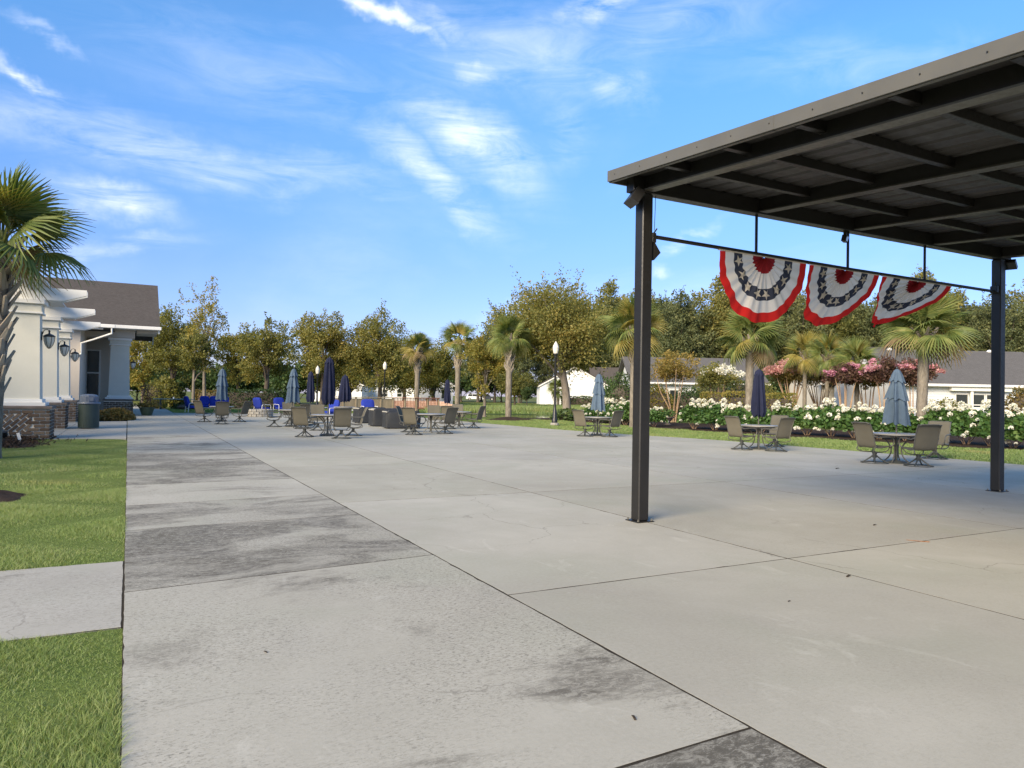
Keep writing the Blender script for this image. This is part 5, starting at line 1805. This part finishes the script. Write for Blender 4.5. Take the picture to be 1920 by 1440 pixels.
bush('dark_shrub', 'dark rounded shrub between the hydrangeas and the pink myrtle', (40.74, 41.78), 2.2, 2.0, 3.0, 'leaf_pine', 3600, .2)
bush('oak_foot_shrub', 'low spiky shrub at the foot of the big oak', (24.84, 38.99), 1.1, 1.1, .7, 'leaf_hedge', 900, .28)

bush('garden_shrub', 'golden green shrub under the yellow-green myrtle', (35.05, 42.55), 1.6, 1.4, 2.6, 'leaf_sun_gold', 3200, .17, 'garden shrubs before the hidden house')
bush('garden_shrub', 'dark green shrub right of the yellow-green myrtle', (37.78, 42.22), 1.7, 1.5, 2.4, 'leaf_hedge', 3200, .17, 'garden shrubs before the hidden house')
bush('garden_shrub', 'tall olive shrub before the pale hidden house', (40.46, 43.06), 1.6, 1.4, 3.1, 'leaf_oak', 3200, .17, 'garden shrubs before the hidden house')
bush('garden_shrub', 'tall dark shrub left of the palm under the straight bunting', (39.80, 38.88), 1.8, 1.6, 3.3, 'leaf_hedge', 3200, .17, 'garden shrubs before the hidden house')
bush('garden_shrub', 'olive shrub between that palm and the salmon myrtle', (43.67, 40.22), 1.6, 1.4, 2.8, 'leaf_oak', 3200, .17, 'garden shrubs before the hidden house')


# crape myrtles: many slender stems fanning up to a flat topped crown
def myrtle(name, label, loc, h, w, cb, leaf, blossom=None, nb=26, stems=9):
    t = thing(name, label, 'tree', loc, rnd.uniform(0, 6), 'crape myrtles behind the hydrangeas')
    rz_ = (h - cb) / 2
    cr = w * .13
    pts, out, cc = clump_points(w / 2 - cr * .5, w / 2 - cr * .5, rz_ - cr * .3, 60, 70, cr, .35, .2)
    pts[:, 2] += cb + rz_
    v, f = leaf_quads(pts, .15, .6, 0, out)
    link('crown', np_mesh('crown', v, f, leaf), t)
    if blossom:
        p2, o2, _ = clump_points(w / 2 * .95, w / 2 * .95, rz_ * .62, nb, 70, cr * .75, .82, .75)
        p2[:, 2] += cb + rz_ * 1.25
        v, f = leaf_quads(p2, .13, .8, 0, o2)
        link('blossom', np_mesh('blossom', v, f, blossom), t)
    for k in range(stems):
        a = 2 * math.pi * k / stems + rnd.uniform(-.2, .2)
        r0, r1 = .16, w * rnd.uniform(.16, .34)
        c, s = math.cos(a), math.sin(a)
        MB().tube(curve_pts([(c * r0, s * r0, -.03), (c * (r0 + .12), s * (r0 + .12), cb * .45), (c * r1 * .7, s * r1 * .7, cb), (c * r1, s * r1, cb + rz_)], 3),
                  [.055 - .0045 * i for i in range(10)], 6).build('stem', 'bark_myrtle', t, True)
    return t


myrtle('crape_myrtle', 'yellow-green crape myrtle right of the near pavilion post', (30.76, 35.76), 4.8, 3.7, 1.9, 'leaf_yellow', None, 0, 7)
myrtle('crape_myrtle', 'green crape myrtle with white blossom left of the leaning navy umbrella', (36.15, 37.43), 3.9, 3.4, 1.8, 'leaf_oak', 'blossom_white', 12, 7)
myrtle('crape_myrtle', 'salmon pink crape myrtle with many orange stems', (40.69, 35.01), 4.2, 3.7, 2.3, 'leaf_myrtle', 'blossom_pink', 44, 14)
myrtle('crape_myrtle', 'salmon pink crape myrtle just right of the other salmon one', (44.05, 35.48), 4.2, 3.6, 2.3, 'leaf_myrtle', 'blossom_pink', 36, 12)
myrtle('crape_myrtle', 'dark plum leaved crape myrtle before the cream house', (37.84, 28.59), 3.7, 2.5, 2.2, 'leaf_plum', 'blossom_magenta', 10, 6)
myrtle('crape_myrtle', 'bronze leaved crape myrtle left of the magenta one', (39.90, 28.63), 3.8, 2.5, 2.0, 'leaf_myrtle', 'blossom_pink', 16, 6)
myrtle('crape_myrtle', 'magenta crape myrtle left of the blue-grey umbrella', (38.09, 26.19), 4.0, 2.4, 2.2, 'leaf_plum', 'blossom_magenta', 22, 6)
myrtle('crape_myrtle', 'pale pink crape myrtle behind the rightmost palm trunk', (39.59, 25.39), 3.95, 2.6, 2.1, 'leaf_plum', 'blossom_pink', 18, 6)


# hydrangeas
def make_hydrangea(seed):
    t = thing('hydrangea_bush', 'hydrangea', 'shrub')
    n = 1500
    d = rng.normal(size=(n, 3)); d /= np.linalg.norm(d, axis=1)[:, None]
    d[:, 2] = np.abs(d[:, 2]) * .95 - .12
    rr = .45 + .55 * rng.random(n) ** .6
    lump = 1 + .12 * np.sin(5 * np.arctan2(d[:, 1], d[:, 0]) + seed * 2)
    P = d * (rr * lump)[:, None] * np.array([.78, .78, .92]) + np.array([0, 0, .42])
    P[:, 2] = np.maximum(P[:, 2], .22)
    v, f = leaf_quads(P, .17, .62, .1, d)
    link('foliage', np_mesh('foliage', v, f, 'leaf_hydrangea'), t)
    heads = []
    for q in range(2):
        k = 90
        e = rng.normal(size=(k, 3)); e /= np.linalg.norm(e, axis=1)[:, None]
        e[:, 2] = np.where(e[:, 2] < -.3, -e[:, 2], e[:, 2])
        pp = e * rng.uniform(.85, 1.08, k)[:, None] * np.array([.105, .105, .10 + .035 * q])
        v, f = leaf_quads(pp, .062, .85, 0, e * .2)
        heads.append(np_mesh('flower_head', v, f, 'blossom_white'))
    for k in range(54):
        a = rnd.uniform(0, 6.283)
        el = rnd.uniform(-.28, 1.45)
        c = math.cos(el)
        lm = 1 + .12 * math.sin(5 * a + seed * 2)
        o = link('flower_head', heads[k % 2], t)
        o.location = (.80 * lm * c * math.cos(a), .80 * lm * c * math.sin(a), .42 + .94 * math.sin(el) * lm)
        s = rnd.choice((.4, .5, .6, .72, .82, 1.0))
        o.scale = (s, s, s * rnd.uniform(.85, 1.2))
        o.rotation_euler = (rnd.uniform(-.4, .4), rnd.uniform(-.4, .4), rnd.uniform(0, 6))
    for k in range(6):
        a = k * 1.05
        MB().tube([(0.06 * math.cos(a), .06 * math.sin(a), -.02), (.3 * math.cos(a), .3 * math.sin(a), .38)], [.016, .008], 5).build('stem', 'bark_myrtle', t)
    return t


HY = [make_hydrangea(i) for i in range(3)]
hs = [
    (23.87, 34.92, 'first white hydrangea of the row, left of the blue-grey umbrella by the near post', 0.85),
    (24.74, 34.13, 'white hydrangea behind the table by the near pavilion post', 0.95),
    (24.19, 32.07, 'white hydrangea just left of the near pavilion post', 1.0),
    (24.6, 30.11, 'small white hydrangea just right of the near pavilion post', 0.8),
    (25.22, 27.71, 'white hydrangea right of the dark urn planter', 1.05),
    (25.51, 26.59, 'second white hydrangea right of the dark urn planter', 1.1),
    (25.42, 25.09, 'white hydrangea left of the palm trunk behind the leaning navy umbrella', 1.0),
    (25.98, 24.05, 'white hydrangea right of the palm trunk behind the leaning navy umbrella', 0.95),
    (26.35, 23.08, 'white hydrangea below the salmon pink myrtle', 0.95),
    (26.31, 21.8, 'white hydrangea midway between the two right-hand umbrellas', 1.05),
    (26.74, 20.9, 'white hydrangea below the plum leaved myrtle', 1.1),
    (26.72, 19.76, 'white hydrangea behind the chair left of the rightmost umbrella', 1.05),
    (27.14, 18.94, 'white hydrangea left of the rightmost blue-grey umbrella', 1.0),
    (27.26, 17.87, 'white hydrangea between the rightmost umbrella and the palm trunk', 0.95),
    (27.49, 16.53, 'white hydrangea right of the rightmost palm trunk', 1.05),
    (27.45, 15.64, 'white hydrangea before the windows of the blue-white house', 1.05),
    (27.46, 14.78, 'white hydrangea behind the right pavilion post', 1.05),
    (27.38, 14.0, 'white hydrangea right of the right pavilion post', 1.1),
    (27.04, 13.08, 'white hydrangea at the right edge of the picture', 1.1)]
G_HY = 'white hydrangeas in the flower bed'
for i, (x, y, lab, s) in enumerate(hs):
    o = HY[i] if i < 3 else copy_tree(HY[i % 3])
    place(o, (x, y, -0.02), rnd.uniform(0, 6.28), (s * 1.08, s * 1.08, s * rnd.uniform(.92, 1.08)))
    tag(o, lab, None, G_HY)
    for c in list(o.children):
        if c.name.startswith('flower_head') and rnd.random() < .28 * rnd.random() * 2:
            bpy.data.objects.remove(c)
t = thing('urn_planter', 'dark urn planter standing in the gap between hydrangeas', 'planter', (26.46, 31.21))
MB().lathe([(.16, 0), (.17, .04), (.10, .10), (.12, .16), (.30, .38), (.36, .42), (.36, .46), (.30, .46)], 16).build('urn', 'cap_stone', t, True)
P = np.column_stack([rng.normal(0, .2, 300), rng.normal(0, .2, 300), .5 + np.abs(rng.normal(0, .16, 300))])
v, f = leaf_quads(P, .16, .4)
link('foliage', np_mesh('foliage', v, f, 'leaf_hydrangea'), t)


# ------------------------------------------------------------------ cabbage palms
def frond_mesh(droop, seed, mat, nseg=30, cut=.42):
    """fan leaf growing along +X: stalk, then pleated segments that split and hang at the tips"""
    r_ = random.Random(seed)
    vs, fs = [], []
    def add(p):
        vs.append(tuple(p)); return len(vs) - 1
    pet = .62
    # stalk
    prev = None
    for i in range(6):
        t = i / 5
        x = pet * t; z = .10 * math.sin(t * 2.2) - droop * .10 * t * t
        ring = [add((x, -.022 * (1 - .5 * t), z)), add((x, .022 * (1 - .5 * t), z)), add((x, 0, z - .025))]
        if prev:
            for k in range(3):
                fs.append((prev[k], prev[(k + 1) % 3], ring[(k + 1) % 3], ring[k]))
        prev = ring
    hx, hz = pet, .10 * math.sin(2.2) - droop * .10
    span = R(118)
    for i in range(nseg):
        a = -span + 2 * span * (i + .5) / nseg
        ln = (.92 - .20 * (abs(a) / span) ** 1.5) * r_.uniform(.92, 1.06)
        w = 2 * span / nseg * .5
        def P(rad, ang, side):
            # the blade arches back along its midrib, tips hang
            x = hx + rad * math.cos(ang); y = rad * math.sin(ang) * .95
            z = hz + .05 * rad - droop * .42 * rad * rad - .10 * abs(math.sin(ang)) * rad
            z += side
            return (x, y, z)
        rad = [.02, cut * .6, cut * ln / .9, ln * .76, ln]
        wid = [1, 1, 1, .42, .06]
        hang = [0, 0, 0, -.05 * droop, -.17 * droop * r_.uniform(.6, 1.5)]
        idx = []
        for rr, ww, hg in zip(rad, wid, hang):
            l = P(rr, a - w * ww, 0); c = P(rr, a, .030 * ww * min(1, rr * 3)); r2 = P(rr, a + w * ww, 0)
            idx.append([add((q[0], q[1], q[2] + hg)) for q in (l, c, r2)])
        for k in range(4):
            A_, B_ = idx[k], idx[k + 1]
            fs.append((A_[0], A_[1], B_[1], B_[0]))
            fs.append((A_[1], A_[2], B_[2], B_[1]))
    mb = MB(); mb.v, mb.f = vs, fs
    me = bpy.data.meshes.new('frond')
    me.from_pydata(vs, [], fs)
    me.materials.append(MATS[mat])
    return me


FR = {m: [frond_mesh(d, 3 + i, m) for i, d in enumerate((.35, .7, 1.1))] for m in ('frond_green', 'frond_sun_gold', 'frond_dry')}
BOOT = MB().prism([(-.075, 0), (.075, 0), (.045, .22), (.026, .42), (-.026, .42), (-.045, .22)], -.018, .018).mesh('leaf_base', 'bark_boot')


def palm(label, loc, h, s, n=34, gold=.15, boots=(0.55, 22), tr=.16, seed=0, dry=.06, lean=(0, 0), low=-40):
    r_ = random.Random(seed)
    t = thing('cabbage_palm', label, 'palm', loc, 0, 'cabbage palms')
    hz = h - 1.15 * s
    pts = [(0, 0, -.05), (lean[0] * .3, lean[1] * .3, hz * .3), (lean[0] * .7, lean[1] * .7, hz * .7), (lean[0], lean[1], hz)]
    # ringed trunk
    prof = []
    cp = curve_pts(pts, 8)
    rr = [tr * (1.18 if i == 0 else 1.0) * (1 + .035 * math.sin(i * 2.4)) for i in range(len(cp))]
    MB().tube(cp, rr, 12).build('trunk', 'bark_palm', t, True)
    MB().lathe([(tr * .95, -.25), (tr * 1.15, -.05), (tr * .8, .18), (.03, .38)], 10, (lean[0], lean[1], hz)).build('heart', 'frond_green', t, True)
    for k in range(n):
        u_ = (k + .5) / n
        el = R(84 - (84 - low) * u_ ** 1.3 + r_.uniform(-10, 10))
        az = k * 2.39996 + r_.uniform(-.25, .25)
        kind = 'frond_dry' if (u_ > .86 and r_.random() < dry * 5) else ('frond_sun_gold' if r_.random() < gold else 'frond_green')
        dr = 0 if u_ < .35 else (1 if u_ < .7 else 2)
        o = link('frond', FR[kind][dr], t)
        fs_ = s * r_.uniform(.88, 1.08)
        o.location = (lean[0] + math.cos(az) * tr * .5, lean[1] + math.sin(az) * tr * .5, hz + .10 * s * (1 - u_))
        o.rotation_euler = (r_.uniform(-.95, .95), -el, az)
        o.scale = (fs_, fs_, fs_)
    bl, nb = boots
    for k in range(nb):
        u_ = k / nb
        az = k * 2.39996
        o = link('leaf_base', BOOT, t)
        z = hz - bl + bl * u_ - .12
        lx = lean[0] * max(0, z / hz); ly = lean[1] * max(0, z / hz)
        o.location = (lx + math.cos(az) * tr * .88, ly + math.sin(az) * tr * .88, z)
        o.rotation_euler = (R(-(18 + 16 * u_)), R(r_.uniform(-30, 30)), az - math.pi / 2)
        sc = .85 + .5 * u_
        o.scale = (sc, sc, sc)
    return t


palm('large near palm at the left edge, its fans over the clubhouse columns', (-2.46, 18.4), 5.72, 1.14, 26, .22, (2.9, 70), .145, 1, .10, (.04, .0), -22)
palm('far palm left of the pair, before the golden tree', (21.15, 56.44), 6.30, 1.01, 26, .30, (1.9, 44), .20, 2, .3)
palm('far palm with an upright crown, right of the pair', (21.20, 48.22), 6.55, 0.97, 22, .18, (2.0, 48), .19, 3)
palm('palm with a swollen boot-covered neck left of the lamp post', (21.53, 40.83), 6.30, 1.01, 31, .15, (2.1, 50), .20, 4)
palm('palm half hidden behind the near pavilion post', (22.87, 29.69), 6.30, 1.18, 31, .45, (1.6, 40), .17, 5)
palm('palm under the straight hanging bunting', (26.59, 25.41), 5.70, 1.12, 33, .15, (.6, 24), .195, 6)
palm('palm under the slanting bunting beside the blue-grey umbrella', (28.79, 18.24), 5.70, 1.18, 35, .14, (.62, 24), .205, 7, .06, (.22, .0), -35)
palm('slender palm with fronds coloured sunlit gold above the salmon myrtles', (38.99, 32.51), 5.65, 1.06, 24, .65, (.4, 10), .13, 8)
palm('slender palm right of the golden one, above the salmon myrtles', (39.42, 31.15), 5.55, 1.06, 26, .25, (.4, 10), .13, 9)
palm('slender palm above the plum myrtle', (39.32, 28.94), 5.05, 1.06, 26, .10, (.4, 10), .14, 10)
palm('small palm against the white gable house wall', (63.25, 102.32), 4.15, 1.38, 21, .05, (.3, 8), .25, 11)

# ------------------------------------------------------------------ houses beyond
def lap_wall(x0, x1, z0, z1, y, step=.16):
    mb = MB()
    z = z0
    while z < z1 - .02:
        zb = min(z + step, z1)
        mb.add([(x0, y - .022, z), (x1, y - .022, z), (x1, y, zb), (x0, y, zb), (x0, y - .0, z), (x1, y - .0, z)],
               [(0, 1, 2, 3), (4, 5, 1, 0)])
        z = zb
    return mb


def house(name, label, loc, rz, w, d, eave, ridge, axis, wall, roof, windows=(), over=.45, trim='white_paint', ground=0.0):
    """rectangular house; its front is local -Y; axis: way the ridge runs"""
    t = thing(name, label, 'house', loc, rz, 'houses beyond the flower bed')
    MB().box(-w / 2, w / 2, 0, d, -.1, eave).build('wall', wall, t)
    fw = lap_wall(-w / 2 - .01, w / 2 + .01, 0.3, eave - .02, -.004).build('siding', wall, t)
    if axis == 'X':
        pf = [(-over, eave - .06), (d / 2, ridge), (d + over, eave - .06), (d + over, eave + .10), (d / 2, ridge + .18), (-over, eave + .10)]
        MB().prism(pf, -w / 2 - over, w / 2 + over, 'X').build('roof', roof, t)
        MB().prism([(0.02, eave - .03), (d / 2, ridge - .06), (d - .02, eave - .03)], -w / 2 + .003, w / 2 - .003, 'X').build('gable', wall, t)
        MB().cbox(-w / 2 - over, w / 2 + over, -over - .13, -over - .002, eave - .08, eave + .09, .02).build('gutter', trim, t)
        MB().box(-w / 2 - .1, w / 2 + .1, -over + .01, -.03, eave - .10, eave - .07).build('soffit', trim, t)
    else:
        pf = [(-w / 2 - over, eave - .12), (0, ridge), (w / 2 + over, eave - .12), (w / 2 + over, eave + .04), (0, ridge + .18), (-w / 2 - over, eave + .04)]
        MB().prism(pf, -over * .5, d, 'Y').build('roof', roof, t)
        MB().prism([(-w / 2 + .002, eave - .02), (0, ridge - .03), (w / 2 - .002, eave - .02)], 0.002, d - .02, 'Y').build('gable', wall, t)
        for s in (-1, 1):
            MB().prism([(s * (w / 2 + over), eave - .14), (0, ridge - .02), (0, ridge - .24), (s * (w / 2 + over - .15), eave - .28)], -over * .5 - .04, -over * .5 - .002, 'Y').build('barge_board', trim, t)
    for (x0, x1, z0, z1) in windows:
        fr = MB().box(x0 - .08, x1 + .08, -.08, -.026, z0 - .08, z1 + .08).build('window', trim, t)
        MB().box(x0, x1, -.10, -.081, z0, z1).build('pane', 'glass_dark', fr)
        MB().box(x0, x1, -.115, -.101, (z0 + z1) / 2 - .03, (z0 + z1) / 2 + .03).build('sash_bar', trim, fr)
        MB().box(x0 - .12, x1 + .12, -.13, -.081, z0 - .14, z0 - .085).build('sill', trim, fr)
    return t


CA = R(-28.05)
h1 = house('gable_house', 'plain white gable ended house across the lawn', (70.06, 107.75), CA, 12.4, 15, 3.3, 6.9, 'Y', 'white_siding', 'shingle_brown', (), .5)
MB().box(.9, 1.1, -.06, -.03, .3, 3.6).build('downpipe', 'white_paint', h1)
house('brown_roof_house', 'low house with a long brown roof right of the white gable house', (84.10, 111.60), CA, 12, 10, 3.1, 7.2, 'X', 'cream_siding', 'shingle_brown', ((-3, -1.8, 1, 2.4),))
h2 = house('blue_white_house', 'blue-white siding house with a big grey roof at the right', (48.97, 26.63), CA + R(3), 11.0, 9.0, 2.62, 5.05, 'X', 'white_siding', 'shingle_grey',
      ((-2.1, -1.35, .75, 2.05), (-1.0, -.25, .75, 2.05), (-.05, .75, .75, 2.05), (3.0, 4.0, .9, 2.1)))
MB().cbox(-1.28, -1.12, -.35, -.19, 0, 2.5, .02).build('porch_post', 'white_paint', h2)
MB().cbox(-2.6, 1.4, -.42, -.12, 2.28, 2.52, .01).build('porch_beam', 'white_paint', h2)
MB().cbox(-1.25, -.55, -.50, -.42, .0, 1.25, .01).build('screen_panel', 'white_paint', h2)
for x in (-3.9, 1.0, 3.4):
    MB().lathe([(.16, 0), (.2, .06), (.12, .16), (.02, .2)], 10, (x, 4.4, 5.12)).build('roof_vent', 'white_paint', h2, True)
house('cream_house', 'cream siding house behind the plum myrtle and small palms', (50.62, 36.51), CA - R(6), 6.6, 9.0, 2.8, 5.9, 'X', 'cream_siding', 'shingle_brown', ((-2.2, -1.4, .9, 2.0), (1.2, 2.0, .9, 2.0)))
house('hidden_house', 'pale house half hidden behind the yellow-green myrtle', (44.79, 48.69), CA, 11.5, 9, 2.8, 5.2, 'X', 'white_siding', 'shingle_grey', ((-4.2, -3.4, .6, 2.1), (-2.6, -1.9, .4, 2.2), (1.5, 2.5, .9, 2.1)))
h3 = house('porch_house', 'far white porch house left of the navy umbrella among palms', (43.09, 106.26), CA + R(10), 5.2, 9, 2.9, 4.6, 'Y', 'white_siding', 'shingle_grey', ((.8, 1.8, .8, 2.2),))
house('far_house', 'far long white house behind the railing', (43.11, 122.11), CA, 13, 9, 2.8, 4.4, 'X', 'white_siding', 'shingle_grey', ((-3.6, -2.8, .9, 2.1), (-1, -.2, .9, 2.1), (2, 2.8, .9, 2.1)))
house('far_house', 'far white house between the navy umbrellas', (30.96, 121.79), CA, 9.0, 9, 2.9, 4.6, 'Y', 'white_siding', 'shingle_grey', ((-1.4, -.8, .9, 2.1), (-.5, .1, .9, 2.1)))


def car(label, loc, rz, paint, suv=True):
    t = thing('parked_car', label, 'car', loc, rz, 'cars parked across the lawn')
    hh = 1.72 if suv else 1.45
    body = [(-2.3, .35), (-2.32, .85), (-2.2, 1.02), (1.05, 1.02), (2.1, .90), (2.32, .72), (2.3, .35)]
    MB().prism(body, -.9, .9).build('body', paint, t)
    cab = [(-2.1, 1.025), (-1.9, hh - .08), (-1.6, hh), (.35, hh), (.6, hh - .06), (1.2, 1.025)]
    MB().prism(cab, -.78, .78).build('cabin', paint, t)
    for s in (-1, 1):
        MB().prism([(-1.85, 1.08), (-1.72, hh - .14), (-.72, hh - .10), (-.72, 1.08)], s * .785 - .004, s * .785 + .004).build('side_window', 'glass_dark', t)
        MB().prism([(-.62, 1.08), (-.62, hh - .10), (.42, hh - .12), (.95, 1.08)], s * .785 - .004, s * .785 + .004).build('side_window', 'glass_dark', t)
        for x in (-1.42, 1.45):
            wl = MB().lathe([(.34, -.11), (.36, -.08), (.36, .08), (.34, .11)], 18).build('wheel', 'tyre', t, True)
            wl.location = (x, s * .86, .36); wl.rotation_euler = (R(90), 0, 0)
            MB().lathe([(.22, -.115), (.22, .115)], 12).build('rim', 'cover_trim', wl, True)
        MB().box(2.30, 2.335, s * .6 - .16, s * .6 + .16, .70, .82).build('headlight', 'lamp_glass', t)
    return t


car('white sport utility car parked across the lawn between palms', (81.59, 174.13), CA + R(6), 'car_white', True)
car('white car parked far behind the railing', (45.21, 145.92), CA, 'car_white', False)
car('dark car parked beside the white one across the lawn', (86.11, 176.26), CA + R(4), 'car_dark', True)
